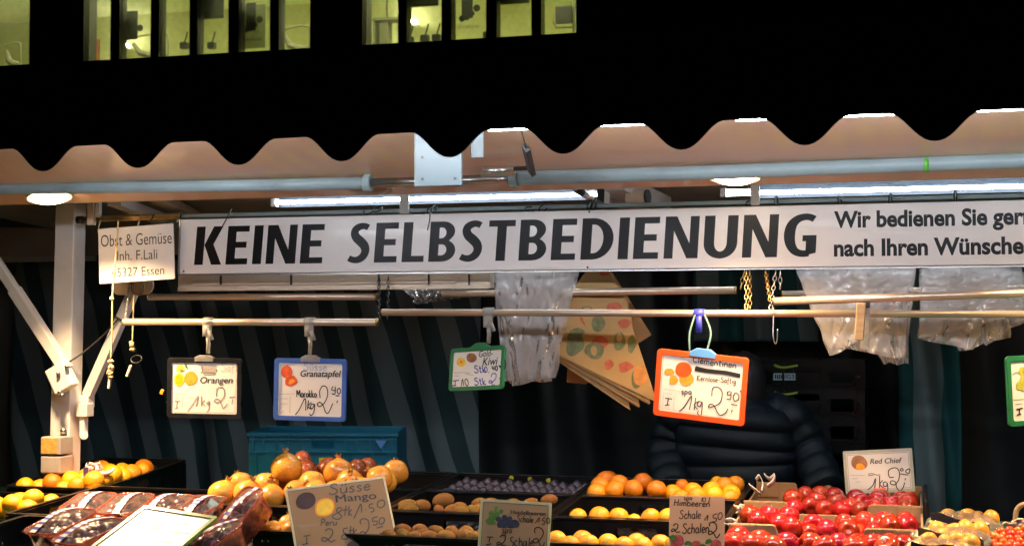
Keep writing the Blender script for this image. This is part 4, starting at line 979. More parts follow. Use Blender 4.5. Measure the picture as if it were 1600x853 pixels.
s2 = string_thing([(209,462,4.62),(208,500,4.62),(207,532,4.62)], [(206,538,.012),(207,546,.009)], ((205,570,4.62),(198,588,4.62)), 'shorter knotted string with a wire ring, left of the orange card')
ob('wire_ring', relto(s2, MB().tube([at(213,561,4.62)+Vector((.022*math.cos(a),.006*math.sin(a),.014*math.sin(a))) for a in [2*math.pi*k/14 for k in range(14)]], .0018, 6, closed=True)), M['dark_metal'], s2, True)
dc = MB().box(at(253,612,4.5), (.012,.004,.018), Matrix.Rotation(R(25),3,'Y')); tag(ob('orange_tag', dc, M['pic_orange'], bevel=.001), 'tiny orange scrap stuck to the left edge of the black framed card', 'scrap')

# ================================================================ hanging price cards
GH = 'price cards hanging from the rails'
def rail_clip(card, px, ry, cy, Y, m):
    """clear clip between rail and card, a part of the card"""
    inv = card.root.matrix_world.inverted()
    def loc(mb): mb.v = [tuple(inv @ Vector(p)) for p in mb.v]; return mb
    c = at(px, ry, Y)
    ob('clip', loc(MB().tube([c-Vector((.018,0,0)), c+Vector((.018,0,0))], .0165, 14).box(c-Vector((0,.01,.03)), (.03,.012,.04)).bar(c-Vector((-.01,.016,.03)), c-Vector((-.022,.016,.062)), .012, .006, Vector((0,1,0)))), m, card.root, True)
    a = c-Vector((0,.008,.045)); e = at(px-1, cy-4, Y)
    ob('stem', loc(MB().tube([a, (a+e)/2+Vector((.003,0,0)), e], .007, 10)), m, card.root, True)
    return loc
def cap_clip(card, w, h, m, dy=0):
    x = w/2; hh_ = card.h/2
    ob('top_clip', MB().prism([[(-x,hh_-.012),(x,hh_-.012),(x,hh_+.002),(x*.5,hh_+h),(-x*.5,hh_+h),(-x,hh_+.002)]], -.009, .009), m, card.root, bevel=.002)

# oranges, black frame
c = Card('price_card', 'black framed price card with orange picture, hanging at the left', GH, [(256,560),(380,558.5),(382,653.5),(260,653)], 4.5, 4, -.26)
c.frame(7.5*c.k, M['frame_black']); c.sheet(7*c.k, M['paper'])
c.map((90,180), (845,180), (118,742), c.w-14*c.k, c.h-14*c.k)
c.blob(wob(195,250,45,45), M['pic_yellow']); c.blob(wob(320,355,75,78,1,a=.02), M['pic_orange'], z=.0003); c.blob(wob(188,372,60,72,2,a=.03), M['pic_yellow'], z=.0004); c.blob(wob(188,372,46,56,2,a=.03), M['lemon'], z=.0006)
c.blob([(232,190),(262,195),(283,255),(250,235)], M['pic_leaf'], z=.0005); c.blob([(185,265),(215,258),(240,275),(205,285)], M['pic_leaf'], z=.0006)
c.printed('Orangen', 432, 405, 66, 368, M['grey_ink'], (1,-.01))
c.strokes([[(450,240),(600,235)],[(455,262),(610,258)],[(452,285),(600,288)],[(460,300),(590,298)]], 30, M['faint_ink'], 'crossed_out')
c.strokes([[(455,222),(436,240),(450,258),(446,285),(432,295)],[(605,268),(620,264)]], 9, M['grey_ink'])
c.hand('Saft', 660, 275, 95, M['faint_ink'], 5)
c.lines([((140,527),(272,527)),((150,570),(208,570)),((240,540),(240,690)),((140,725),(845,722)),((836,190),(845,722)),((320,570),(372,570))], M['faint_ink'], 4)
c.strokes([[(148,608),(215,604)],[(182,606),(176,680)],[(150,688),(196,682)]], 8, M['pen_faint'])
c.strokes([[(306,715),(360,640),(420,545),(400,660)],[(455,545),(462,655)],[(500,590),(470,620),(505,655)],[(550,600),(520,625),(545,640),(552,600),(548,690),(525,722)],
           [(625,545),(625,470),(665,448),(705,465),(715,540),(690,580),(640,615),(605,600),(625,575),(665,590),(690,640),(715,675),(755,625)],[(775,555),(838,548)],[(812,575),(805,625)]], 10, M['pen_faint'])
rail_clip(c, 326, 503, 556, 4.52, M['clear_plastic']); cap_clip(c, .07, .010, M['clear_plastic'])
# pomegranates, blue frame
c = Card('price_card', 'blue framed price card with pomegranate picture', GH, [(429,560.5),(545,560),(540.5,657.5),(424,656)], 4.5, 4, -.22)
c.frame(7*c.k, M['frame_blue']); c.sheet(6.5*c.k, M['paper'])
c.map((92,375), (588,375), (78,783), c.w-13*c.k, c.h-13*c.k)
c.blob(wob(155,448,44,50,.4,a=.03), M['pic_red']); c.blob(wob(186,515,48,44,1,a=.1), M['pic_red'], z=.0003); c.blob(wob(190,520,24,22,1,a=.3), M['pic_orange'], z=.0005); c.blob([(148,400),(162,393),(168,410),(150,412)], M['pic_red'])
c.printed('Granatapfel', 262, 481, 46, 310, M['grey_ink'], (1,-.01), bold=.015)
c.hand('Süsse', 285, 432, 55, M['pen_pale'], 8, sq=1.25)
c.lines([((95,620),(212,612)),((108,652),(160,652)),((108,690),(160,690)),((180,630),(175,760)),((100,760),(130,745)),((80,785),(580,785)),((586,380),(578,785))], M['faint_ink'], 3)
c.hand('Marokko', 230, 637, 52, M['pen'], 8, (1,-.02), sq=.75)
c.strokes([[(218,772),(250,730),(292,648),(300,690),(298,738)],[(322,660),(312,730)],[(345,675),(316,705),(345,728)],[(368,688),(345,690),(335,712),(350,722),(368,690),(362,745),(340,775),(328,760)],
           [(412,640),(408,590),(430,550),(462,560),(468,620),(440,680),(405,705),(388,690),(405,672),(430,690),(452,745),(475,748),(508,678)],[(512,550),(500,575),(525,580),(528,550),(525,605),(500,605)],[(560,560),(542,580),(552,605),(570,590),(560,560)],[(530,622),(560,618)],[(545,655),(538,675)]], 7.5, M['pen'])
rail_clip(c, 485, 503, 558, 4.52, M['clear_plastic']); cap_clip(c, .07, .012, M['clear_plastic'])
# kiwi, green frame
c = Card('price_card', 'small green framed price card with kiwi pictures', GH, [(706,547),(791,538),(786,603.5),(698.5,614.5)], 4.48, 10)
c.frame(6.2*c.k, M['frame_green']); c.sheet(5.5*c.k, M['paper'])
c.map((195,275), (818,205), (148,765), c.w-11*c.k, c.h-11*c.k)
c.blob(wob(288,408,58,64,0,a=.03), M['pic_yellow']); c.blob(wob(290,405,22,24,0,a=.03), M['pic_orange'], z=.0005); c.blob(wob(424,342,66,66,1,a=.04), M['pic_brown'])
c.printed('Gold-', 520, 330, 60, 172, M['grey_ink'], (1,-.15)); c.printed('Kiwi', 560, 440, 72, 190, M['ink'], (1,-.12), bold=.012)
c.hand('Stk', 455, 545, 95, M['pen_blue'], 11, (1,-.1)); c.hand('0,', 585, 530, 75, M['pen_blue'], 9, (1,-.1)); c.hand('40', 680, 500, 62, M['pen'], 12, (1,-.05))
c.strokes([[(800,365),(795,395),(840,355),(842,455),(775,450),(812,420)],[(760,435),(835,430)]], 13, M['pen'])
c.lines([((190,560),(300,548)),((300,548),(400,548)),((195,600),(255,596)),((340,568),(440,575))], M['faint_ink'], 5)
c.strokes([[(170,672),(252,656)],[(208,665),(196,722)],[(158,738),(212,728)]], 10, M['pen_blue'])
c.hand('10', 278, 738, 95, M['pen'], 10, (1,-.15)); c.hand('Stk', 450, 712, 95, M['pen_blue'], 11, (1,-.12), sq=1.0)
c.strokes([[(662,590),(680,545),(722,545),(715,610),(660,665),(630,660),(650,635),(672,660),(668,700),(705,690)],[(760,602),(782,600)]], 10, M['pen_blue'])
rail_clip(c, 764, 488, 540, 4.52, M['clear_plastic'])
ob('top_grip', MB().prism([[(-.045,c.h/2-.004),(.065,c.h/2-.004),(.03,c.h/2+.014),(-.01,c.h/2+.014)]], -.004, .004), M['frame_green'], c.root, bevel=.002)
# clementines, red frame
c = Card('price_card', 'orange-red framed price card with clementine picture and crossed out line', GH, [(1030,546),(1166,557),(1159,664),(1024,650)], 4.46, -8)
c.frame(8.5*c.k, M['frame_red']); c.sheet(8*c.k, M['paper'])
c.map((140,148), (862,205), (100,680), c.w-17*c.k, c.h-17*c.k)
c.blob(wob(200,310,46,34,.4,a=.1), M['pic_orange']); c.blob(wob(238,385,40,46,1,a=.15), M['pic_orange']); c.blob(wob(355,370,66,64,2,a=.05), M['pic_orange']); c.blob(wob(330,285,74,74,1,a=.02), M['frame_red'], z=.0004)
c.hand('Clementinen', 412, 212, 62, M['pen'], 8, (1,.115), sq=1.13)
c.strokes([[(432,275),(520,285),(600,292),(700,298),(833,322)]], 36, M['pen'], 'crossed_out'); c.strokes([[(440,255),(640,295),(830,318)]], 16, M['pen'], 'crossed_out', zoff=.0006)
c.hand('Kernlose-Saftig', 450, 380, 48, M['pen'], 6.5, (1,.05), sq=.98)
c.lines([((150,475),(298,492)),((155,515),(222,522)),((150,505),(135,650)),((245,540),(236,665)),((105,655),(820,742)),((820,742),(850,215)),((150,160),(110,655))], M['faint_ink'], 3)
c.hand('spa', 308, 515, 52, M['pen'], 8, sq=1.2)
c.strokes([[(162,562),(225,568)],[(192,566),(180,622)],[(158,630),(202,622)]], 9, M['pen'])
c.strokes([[(285,680),(330,640),(402,530),(380,660)],[(438,545),(424,655)],[(470,575),(425,610),(455,655)],[(495,585),(465,580),(452,615),(475,625),(497,585),(490,680),(480,712),(455,695),(460,665)],
           [(582,520),(590,450),(630,435),(672,470),(668,545),(640,595),(580,625),(552,630),(565,600),(600,610),(635,680),(665,698),(705,670),(722,632)],[(745,470),(720,480),(722,505),(750,500),(752,470),(748,540),(712,545)],[(790,480),(770,520),(785,560),(815,540),(820,500),(790,480)],[(830,462),(845,480),(842,465),(830,462)],[(752,590),(805,598)],[(762,640),(755,665)]], 8.5, M['pen'])
cap_clip(c, .082, .014, M['clip_blue'])
inv = c.root.matrix_world.inverted()
q = at(1093,490,4.52); mb = MB().tube([q-Vector((.017,0,0)), q+Vector((.017,0,0))], .0155, 12).bar(q-Vector((0,.01,.0)), q-Vector((0,.012,.06)), .018, .006, Vector((0,1,0)))
mb.v = [tuple(inv @ Vector(p)) for p in mb.v]; ob('band', mb, M['band_blue'], c.root, True)
mb = MB()
for dx in (-14, 16):
    mb.tube(smooth_path([at(1093+dx*.5,492,4.50), at(1093+dx*1.1,520,4.47), at(1090+dx*.9,548,4.46)], 5), .0035, 6)
mb.v = [tuple(inv @ Vector(p)) for p in mb.v]; ob('cord', mb, M['green_cord'], c.root, True)
# grapes, green frame, cut by the frame edge
c = Card('price_card', 'green framed price card with grape picture at the right edge of the view', GH, [(1563,556),(1672,553),(1672,662),(1571,664)], 4.3, 4)
c.frame(8*c.k, M['frame_green']); c.sheet(7*c.k, M['paper'])
c.map((195,135), (760,130), (228,705), c.w-15*c.k, c.h-15*c.k)
for i, (x, y) in enumerate(((330,235),(300,370),(345,310),(385,350),(400,260),(350,385),(420,300),(440,360),(380,210),(450,240))): c.blob(wob(x,y,38,42,i,a=.02), M['pic_grape'], z=.0002+.00008*i)
c.strokes([[(225,265),(260,245),(300,250)]], 8, M['pen_faint']); c.lines([((232,500),(360,497)),((255,542),(330,540)),((232,705),(700,700))], M['faint_ink'], 6)
c.strokes([[(265,592),(335,582)],[(300,588),(296,635)],[(270,645),(318,636)]], 13, M['pen'])
rail_clip(c, 1618, 491, 553, 4.52, M['clear_plastic'])

# ================================================================ hanging bags
def hang_sheet(outline, Y, seed, amp=.0055, nu=44, nv=44, fold=5, tilt=0, spread=0):
    """a draped plastic sheet: 4 photo corners TL TR BR BL at one distance, with folds"""
    P = [at(px, py, Y+(tilt if i in (2,3) else 0)) for i, (px, py) in enumerate(outline)]
    def fn(u, v):
        p = P[0]*(1-u)*(1-v)+P[1]*u*(1-v)+P[2]*u*v+P[3]*(1-u)*v
        k = amp*(.4+v)*(math.sin(u*fold*6.28+seed+v*2)+.6*math.sin(u*fold*11+seed*3-v*3))
        n = (abs(noise.noise(Vector((u*5+v*2+seed, v*3-u, seed))))*2.6+abs(noise.noise(Vector((u*12+seed, v*8, seed*2))))*1.3+abs(noise.noise(Vector((u*22-v*6, v*14, seed*3))))*.6)*amp
        return p+Vector((noise.noise(Vector((v*5, seed, u*2)))*.008, k+n, noise.noise(Vector((u*2.5, seed, v)))*.012*v))
    return MB().grid(fn, nu, nv)
def bag_bundle(lbl, outlines, Y, m, seeds, band_m=None):
    t = thing('bag_bundle', lbl, 'plastic bags', at(*outlines[0][0], Y), group='bundles of clear plastic bags')
    for i, o in enumerate(outlines):
        ob('bag', relto(t, hang_sheet(o, Y+.012*i, seeds+i*1.7, fold=1.6+.5*(i % 3))), m, t, True)
    return t
bag_bundle('bundle of clear plastic bags beside the kiwi card', [
    [(772,424),(900,424),(868,588),(800,603)], [(768,428),(872,424),(866,580),(786,598)], [(788,424),(905,424),(872,540),(818,560)], [(775,424),(850,424),(862,596),(795,600)], [(800,424),(880,424),(866,584),(806,592)]], 4.66, M['bag_film'], 1)
bag_bundle('bundle of clear plastic bags just right of the chains', [
    [(1243,420),(1432,420),(1392,505),(1296,556)], [(1252,420),(1400,420),(1408,560),(1290,540)], [(1300,418),(1428,420),(1420,567),(1378,568)], [(1246,420),(1360,420),(1345,520),(1300,555)], [(1330,418),(1430,418),(1415,560),(1360,545)]], 4.62, M['bag_film'], 11)
bag_bundle('bundle of clear plastic bags at the far right of the rails', [
    [(1440,418),(1596,418),(1600,490),(1436,530)], [(1446,418),(1580,420),(1520,545),(1432,525)], [(1450,418),(1570,418),(1580,530),(1496,550)], [(1470,418),(1600,425),(1606,500),(1540,540)], [(1436,420),(1500,418),(1510,545),(1440,525)]], 4.64, M['bag_film'], 21)
t = thing('bag_bundle', 'small crumpled clear bag behind the cream profile', 'plastic bags', at(680,460,4.85), group='bundles of clear plastic bags')
for i in range(3): ob('bag', relto(t, hang_sheet([(625+i*8,446),(748-i*9,448),(715,462+i*3),(645+i*10,476-i*5)], 4.85+.01*i, 31+i, amp=.02)), M['bag_film'], t, True)
# kraft paper bags with printed vegetables
def kraft_bag(poly, Y, twist, m, t, nm='bag', yo=0):
    P = [at(px, py, Y) for px, py in poly]; c = sum(P, Vector())/len(P)
    mb = MB(); n = len(P)
    off = lambda p, d: p+Vector((0, d+twist*(p.x-c.x)+.10*(c.z-p.z)*twist, 0))
    mb.v = [tuple(off(p, yo)) for p in P]+[tuple(off(p, yo+.0035)) for p in P]
    mb.f = [tuple(range(n))[::-1], tuple(range(n, 2*n))]+[(i, (i+1) % n, n+(i+1) % n, n+i) for i in range(n)]
    return ob(nm, relto(t, mb), m, t), off
t = thing('paper_bag_bundle', 'fan of brown paper bags printed with vegetables, hung by a corner', 'paper bags', at(930,440,4.72))
kraft_bag([(928,418),(956,425),(1016,523),(986,543),(935,560),(900,470)], 4.86, .15, M['kraft_dark'], t)
kraft_bag([(905,520),(888,560),(886,597),(914,600),(940,588),(950,540)], 4.84, .1, M['kraft_dark'], t)
for i, s_ in ((5,13.0),(4,9.5),(3,7.8),(2,4.0),(1,2.2)):
    kraft_bag([(849-0+s_*.2,542+s_*.6),(1025-s_*2.9-(i%2)*4,629+s_*.9),(985-s_*2.2,470+s_*2),(955,428),(928,420),(905,438+s_*.5)], 4.72+.006*i, .08, M['kraft'] if i % 2 else M['kraft_dark'], t)
fo, off = kraft_bag([(849,542),(1025,629),(972,463),(951,421),(918,421),(906,438)], 4.72, .08, M['kraft'], t)
Ps = [at(px, py, 4.72) for px, py in [(849,542),(1025,629),(972,463),(951,421),(918,421),(906,438)]]
def kprint(poly, m, d):
    pts = [at(740+x*.3518, 400+y*.3518, 4.72) for x, y in poly]; cc = sum(Ps, Vector())/len(Ps)
    mb = MB().flat([[(p.x, p.z) for p in pts]], 0)
    mb.v = [tuple(Vector((v[0], 4.72+.08*(v[0]-cc.x)+.10*(cc.z-v[1])*.08-d, v[1]))) for v in mb.v]
    ob('print', relto(t, mb), m, fo).location = (0,0,0)
kprint(wob(450,385,38,62,1,a=.16), M['print_green'], .0012); kprint(wob(462,340,32,18,3,a=.2), M['print_green'], .0010)
kprint(wob(553,300,30,36,2,a=.05), M['print_green'], .0012); kprint(wob(560,385,36,30,2,a=.08), M['print_red'], .0010); kprint(wob(538,420,42,36,4,a=.08), M['print_green'], .0014); kprint(wob(535,420,14,22,4,a=.08), M['kraft'], .0018)
kprint(wob(646,378,26,42,1,a=.10), M['print_green'], .0012); kprint(wob(646,360,12,20,1,a=.1), M['kraft'], .0016)
kprint(wob(700,390,20,38,2,a=.15), M['print_green'], .0012); kprint(wob(600,482,20,22,2,a=.12), M['print_red'], .0012)
kprint(wob(672,492,32,22,2,a=.2), M['print_red'], .0012); kprint(wob(738,530,32,46,1,a=.05), M['print_orange'], .0014); kprint(wob(722,545,24,44,1.6,a=.05), M['print_green'], .0010)
kprint([(470,262),(485,275),(500,312),(478,292)], M['print_red'], .0012); kprint(wob(622,225,34,20,1,a=.12), M['print_red'], .0012); kprint(wob(668,300,28,20,3,a=.1), M['print_red'], .0012)
kprint(ell(505,232,24,10), M['print_green'], .0010); kprint(ell(505,232,16,5), M['kraft'], .0014); kprint(wob(580,75,22,14,1), M['print_red'], .0012)

# ================================================================ crates
def place(root, x0, x1, y0, y1, zr0, zr1, h):
    """local frame: x across, y away, z up, origin at the middle of the rim plane"""
    c = Vector(((x0+x1)/2, (y0+y1)/2, (zr0+zr1)/2)); a = math.atan2(zr1-zr0, y1-y0)
    root.location = c; root.rotation_euler = (a, 0, 0)
    return x1-x0, math.hypot(y1-y0, zr1-zr0)
def crate(name, label, x0, x1, y0, y1, group, zr=None, h=CR_H, m='black_plastic', floor=.085, liner=None, lump=.008):
    z0, z1 = zr if zr else (rim(y0), rim(y1))
    t = thing(name, label, 'crate', group=group); w, d = place(t, x0+.003, x1-.003, y0+.003, y1-.003, z0, z1, h)
    mm = M[m]; th = .005; ins = .012
    def wall(length, slot):
        hw, top = length/2, -.006
        o = [(-hw,-h),(hw,-h),(hw,top),(-hw,top)]
        holes = [rr(slot, .034, .012, 3, 0, -.038)[::-1]]
        for s_ in (-1, 1):
            for q in range(3):
                cx = s_*(slot/2+.035+.028*q)
                if abs(cx)+.012 < hw: holes.append(rr(.009, .036, .004, 2, cx, -.075)[::-1])
            for q in range(2):
                cx = s_*(slot/2+.03+.02*q); holes.append(ell(cx, -.03, .0035, .0035, 8)[::-1])
        return MB().prism([o]+holes, -th/2, th/2)
    body = MB()
    for s_ in (-1, 1):
        p = wall(w-2*ins, .13).move(Matrix.Translation((0, s_*(d/2-ins), 0)) @ Matrix.Rotation(R(90), 4, 'X')); body.add(p.v, p.f)
        p = wall(d-2*ins-.012, .10).move(Matrix.Translation((s_*(w/2-ins), 0, 0)) @ Matrix.Rotation(R(90), 4, 'Z') @ Matrix.Rotation(R(90), 4, 'X')); body.add(p.v, p.f)
    body.span((-w/2+ins+.004,-d/2+ins+.004,-h), (w/2-ins-.004,d/2-ins-.004,-h+.005))
    for sx in (-1, 1):
        for sy in (-1, 1): body.box((sx*(w/2-ins), sy*(d/2-ins), -h/2-.004), (.014,.014,h-.009))
    ob('body', body, mm, t)
    rm_ = MB().prism([rr(w, d, .018), rr(w-.034, d-.034, .012)[::-1]], -.004, .003)
    ob('rim', rm_, mm, t, bevel=.0015)
    li = MB().grid(lambda u, v: ((u-.5)*(w-.036), (v-.5)*(d-.036), -floor+lump*math.sin(u*w/.09*6.28)*math.sin(v*d/.09*6.28)), 60, 40)
    ob('liner', li, liner or mm, t, True)
    return t
c0, c1, c2, c3, c4 = -2.30, -1.642, -1.089, -.538, .030
GC = 'black fruit crates on the counter'
crate('fruit_crate', 'black crate of oranges in front of the white post', -3.235, -2.835, 4.57, 5.23, GC, zr=(1.099, 1.147))
crate('fruit_crate', 'black crate of yellow oranges at the left edge of the counter', -3.40, -2.84, 4.17, 4.56, GC, zr=(1.034, 1.08))
crate('fruit_crate', 'black crate under the punnets of dark fruit', -2.835, -2.305, 4.0, 4.57, GC)
crate('fruit_crate', 'black crate under the green framed card and the nearest punnets', -2.75, -2.10, 3.44, 3.995, GC)
crate('fruit_crate', 'black crate heaped with pomegranates behind the mango card', c0, c1, 4.3, 4.7, GC)
crate('fruit_crate', 'black crate of dark red mangoes in front of the blue crate', c0, c1, 4.7, 5.1, GC)
crate('fruit_crate', 'black crate of pomegranates under the mango card', c0, c1, 3.9, 4.3, GC)
crate('fruit_crate', 'black crate of kiwis under the blueberry card, nearest row', c1, c2, 3.9, 4.3, GC)
crate('fruit_crate', 'black crate of kiwis behind the blueberry card, second row', c1, c2, 4.3, 4.7, GC)
crate('fruit_crate', 'almost empty black crate with a purple moulded liner behind the kiwis', c1, c2, 4.7, 5.1, GC, floor=.025, liner=M['tray_purple'], lump=.018)
crate('fruit_crate', 'black crate of clementines right of the blueberry card, nearest row', c2, c3, 3.9, 4.3, GC)
crate('fruit_crate', 'black crate of clementines behind the raspberry card, second row', c2, c3, 4.3, 4.7, GC)
crate('fruit_crate', 'black crate of oranges and clementines in the rear row before the person', c2, c3, 4.7, 5.1, GC)
# yellow dots left on the purple liner's rear wall
for px, lb in ((799,'left'),(828,'middle'),(857,'right')):
    p = at(px, 748+(px-828)*.07, 5.07); t_ = ob('yellow_sticker', MB().lathe([(.001,-.002),(.0085,-.002),(.0085,.002),(.001,.002)], 12, p, Matrix.Rotation(R(90),3,'X')), M['pic_grape'])
    tag(t_, f'{lb} one of three small yellow dots in the purple lined crate', 'sticker', 'yellow dots in the purple lined crate')

def apple_box(label, y0, y1, h=.12):
    t = thing('cardboard_box', label, 'box', group='cardboard apple boxes'); w, d = place(t, c3+.004, c4-.004, y0+.004, y1-.004, rim(y0), rim(y1), h)
    hw = w/2; th = .006; cb = M['cardboard']
    def panel():
        k = .038; r_ = .008
        return [(-hw,-h),(hw,-h),(hw,0)]+[(.22*w,0),(.205*w,-.004),(.19*w,-k+.006),(.175*w,-k),(-.225*w,-k),(-.24*w,-k+.006),(-.255*w,-.004),(-.27*w,0)]+[(-hw,0)]
    for nm, yy in (('front_panel', -d/2+th/2), ('back_panel', d/2-th/2)):
        p = ob(nm, MB().prism([panel()], -th/2, th/2).move(Matrix.Translation((0,yy,0)) @ Matrix.Rotation(R(90),4,'X')), cb, t)
        pp = panel()[2:]; e = MB()
        e.v = [(x, yy-th/2+.0003, z+.0006) for x, z in pp]+[(x, yy+th/2-.0003, z+.0006) for x, z in pp]; n = len(pp); e.f = [(i, i+1, n+i+1, n+i) for i in range(n-1)]
        ob('cut_edge', e, M['cardboard_edge'], p)
    for s_ in (-1, 1):
        ob('side_panel', MB().span((s_*(hw-th) if s_ > 0 else -hw, -d/2+th, -h), (s_*hw if s_ > 0 else -hw+th, d/2-th, -.02)), cb, t)
        ob('corner_flap', MB().span((s_*(hw-.075) if s_ > 0 else -hw+th, d/2-th-.004, -.05), (s_*(hw-th) if s_ > 0 else -hw+.075, d/2-th-.0005, -.002)), cb, t)
    ob('bottom', MB().span((-hw+th,-d/2+th,-h),(hw-th,d/2-th,-h+.005)), cb, t)
    ob('liner', MB().grid(lambda u, v: ((u-.5)*(w-.016), (v-.5)*(d-.016), -.085+.008*math.sin(u*w/.07*6.28)*math.sin(v*d/.07*6.28)), 30, 24), M['tray_purple'], t, True)
apple_box('nearest cardboard box of red apples at the bottom of the view', 3.9, 4.3)
apple_box('second cardboard box of red apples, between the nearest and the rearmost', 4.3, 4.7)
apple_box('rearmost cardboard box of red apples, under the red apple card', 4.7, 5.1)
# dark side board right of the apple boxes
sd = MB().span((c4+.004,4.62,top_z(4.62)+.012),(c4+.014,5.12,rim(5.1)+.005)); tag(ob('side_board', sd, M['black_plastic'], bevel=.002), 'dark upright board at the right end of the rear apple box', 'board')

# blue crate standing behind
bc = thing('blue_crate', 'big blue plastic crate with hand hole behind the pomegranates', 'crate', (at(505,700,5.35).x, 5.5, 0))
A, B = at(391,673,5.32), at(622,676,5.32); wz = .26; z1 = A.z; z0 = z1-wz; wB = B.x-A.x
bc.location = ((A.x+B.x)/2, 5.32, z1); bc.rotation_euler = (0,0,YAW*.9); wB = 232/pxm(bc.location)
fw = MB().prism([[(-wB/2,-wz),(wB/2,-wz),(wB/2,0),(-wB/2,0)], [(-.042,-.066),(.042,-.066),(.05,-.032),(-.05,-.032)][::1] and [(-.05,-.032),(-.042,-.066),(.042,-.066),(.05,-.032)][::-1]]+[rr(.005,.04,.002,2,sx*x,-.115)[::-1] for sx in (-1,1) for x in (.07,.085,.1,.115,.15,.165)], -.004, .004).move(Matrix.Rotation(R(90),4,'X'))
ob('front_wall', fw, M['blue_crate'], bc)
rb_ = MB()
rb_.span((-wB/2-.006,-.016,-.014),(wB/2+.006,-.0045,.0)); rb_.span((-wB/2,-.012,-.032),(-.056,-.0045,-.026)); rb_.span((.056,-.012,-.032),(wB/2,-.0045,-.026)); rb_.span((-wB/2,-.012,-.082),(wB/2,-.0045,-.075))
for x in (-.28,-.24,-.19,-.14,-.09,.09,.14,.19,.24,.28): rb_.span((x-.003,-.011,-.0745),(x+.003,-.0045,-.0145))
for x in (-.27,.27,-.20,.20): rb_.span((x-.004,-.010,-wz),(x+.004,-.0045,-.0825))
ob('rib', rb_, M['blue_crate'], bc)
ob('side_wall', MB().span((-wB/2,.0045,-wz),(-wB/2+.008,.38,0)), M['blue_crate'], bc); ob('side_wall', MB().span((wB/2-.008,.0045,-wz),(wB/2,.38,0)), M['blue_crate'], bc)
ob('back_wall', MB().span((-wB/2+.0085,.37,-wz),(wB/2-.0085,.38,0)), M['blue_crate'], bc); ob('floor', MB().span((-wB/2+.0085,.0045,-wz),(wB/2-.0085,.369,-wz+.006)), M['blue_crate'], bc)
tri = MB().prism([[(-.022,0),(.022,0),(0,-.034)]], -.002, .002).move(Matrix.Translation((.235,-.0125,-.03)) @ Matrix.Rotation(R(90),4,'X')); ob('corner_mark', tri, M['clip_blue'], bc)
lb = MB().span((-.015,-.0062,-.125),(.012,-.0042,-.10)); ob('sticker', lb, M['pic_grape'], bc)
# a stand for it
stt = MB().span((A.x+.02,5.34,0),(A.x+.06,5.38,z0-.001)).span((B.x-.06,5.34,0),(B.x-.02,5.38,z0-.001)).span((A.x+.02,5.62,0),(A.x+.06,5.66,z0-.001)).span((B.x-.06,5.62,0),(B.x-.02,5.66,z0-.001)).span((A.x,5.33,z0-.03),(B.x,5.68,z0-.002))
tag(ob('crate_stand', stt, M['dark_metal']), 'dark stand under the blue crate behind the counter', 'stand')

# ================================================================ fruit
def ballmesh(name, fn, m, nu=28, nv=18):
    mb = MB(); vs = []
    for j in range(nv+1):
        th_ = math.pi*j/nv
        for i in range(nu):
            ph = 2*math.pi*i/nu; d = Vector((math.sin(th_)*math.cos(ph), math.sin(th_)*math.sin(ph), math.cos(th_))); vs.append(fn(d, th_, ph))
    fs = [(j*nu+i, (j+1)*nu+i, (j+1)*nu+(i+1) % nu, j*nu+(i+1) % nu) for j in range(nv) for i in range(nu)]
    return mb.add(vs, fs).mesh(name, m, True)
def orange_shape(seed):
    def f(d, th_, ph):
        r = 1+.035*noise.noise(d*1.3+Vector((seed,0,0)))-.05*math.exp(-(th_/.22)**2)-.04*math.exp(-((math.pi-th_)/.25)**2)
        p = d*r; p.z *= .94; return p
    return f
def apple_shape(seed):
    def f(d, th_, ph):
        z = d.z; rad = math.sin(th_)
        taper = 1.0+.13*z-.03*z*z
        lobe = 1+.035*math.cos(5*ph+seed)*max(0, -z)**1.5
        dip = .30*math.exp(-(th_/.34)**2)+.18*math.exp(-((math.pi-th_)/.30)**2)
        w = 1+.03*noise.noise(d*1.2+Vector((seed*3,0,0)))
        return Vector((d.x*taper*lobe*w, d.y*taper*lobe*w, (z*1.04-(dip if z > 0 else -dip))*w))
    return f
def pome_shape(seed):
    def f(d, th_, ph):
        hexa = 1+.022*math.cos(6*ph+seed)*rad2(th_)
        r = 1+.04*noise.noise(d*1.5+Vector((seed*2,0,0)))+.10*math.exp(-(th_/.28)**2)
        p = d*r*hexa; p.z *= .92; return p
    return f
def rad2(th_): return math.sin(th_)**2
def kiwi_shape(seed):
    return lambda d, th_, ph: Vector((d.x*.82, d.y*.88, d.z*1.25))*(1+.03*noise.noise(d*1.4+Vector((seed,0,0))))
def egg_shape(seed):
    return lambda d, th_, ph: Vector((d.x*.93, d.y*.88, d.z*1.12))*(1+.05*noise.noise(d*1.1+Vector((seed,0,0))))
FM = {}
for kind, fn, m in (('orange', orange_shape, 'orange'), ('clementine', orange_shape, 'lemon'), ('apple', apple_shape, 'apple'), ('pomegranate', pome_shape, 'pomegranate'), ('kiwi', kiwi_shape, 'kiwi'), ('mango', egg_shape, 'mango'), ('tomato', orange_shape, 'tomato')):
    FM[kind] = [ballmesh(kind, fn(k*1.7+.3), M[m], 28 if kind != 'tomato' else 16, 18 if kind != 'tomato' else 10) for k in range(4)]
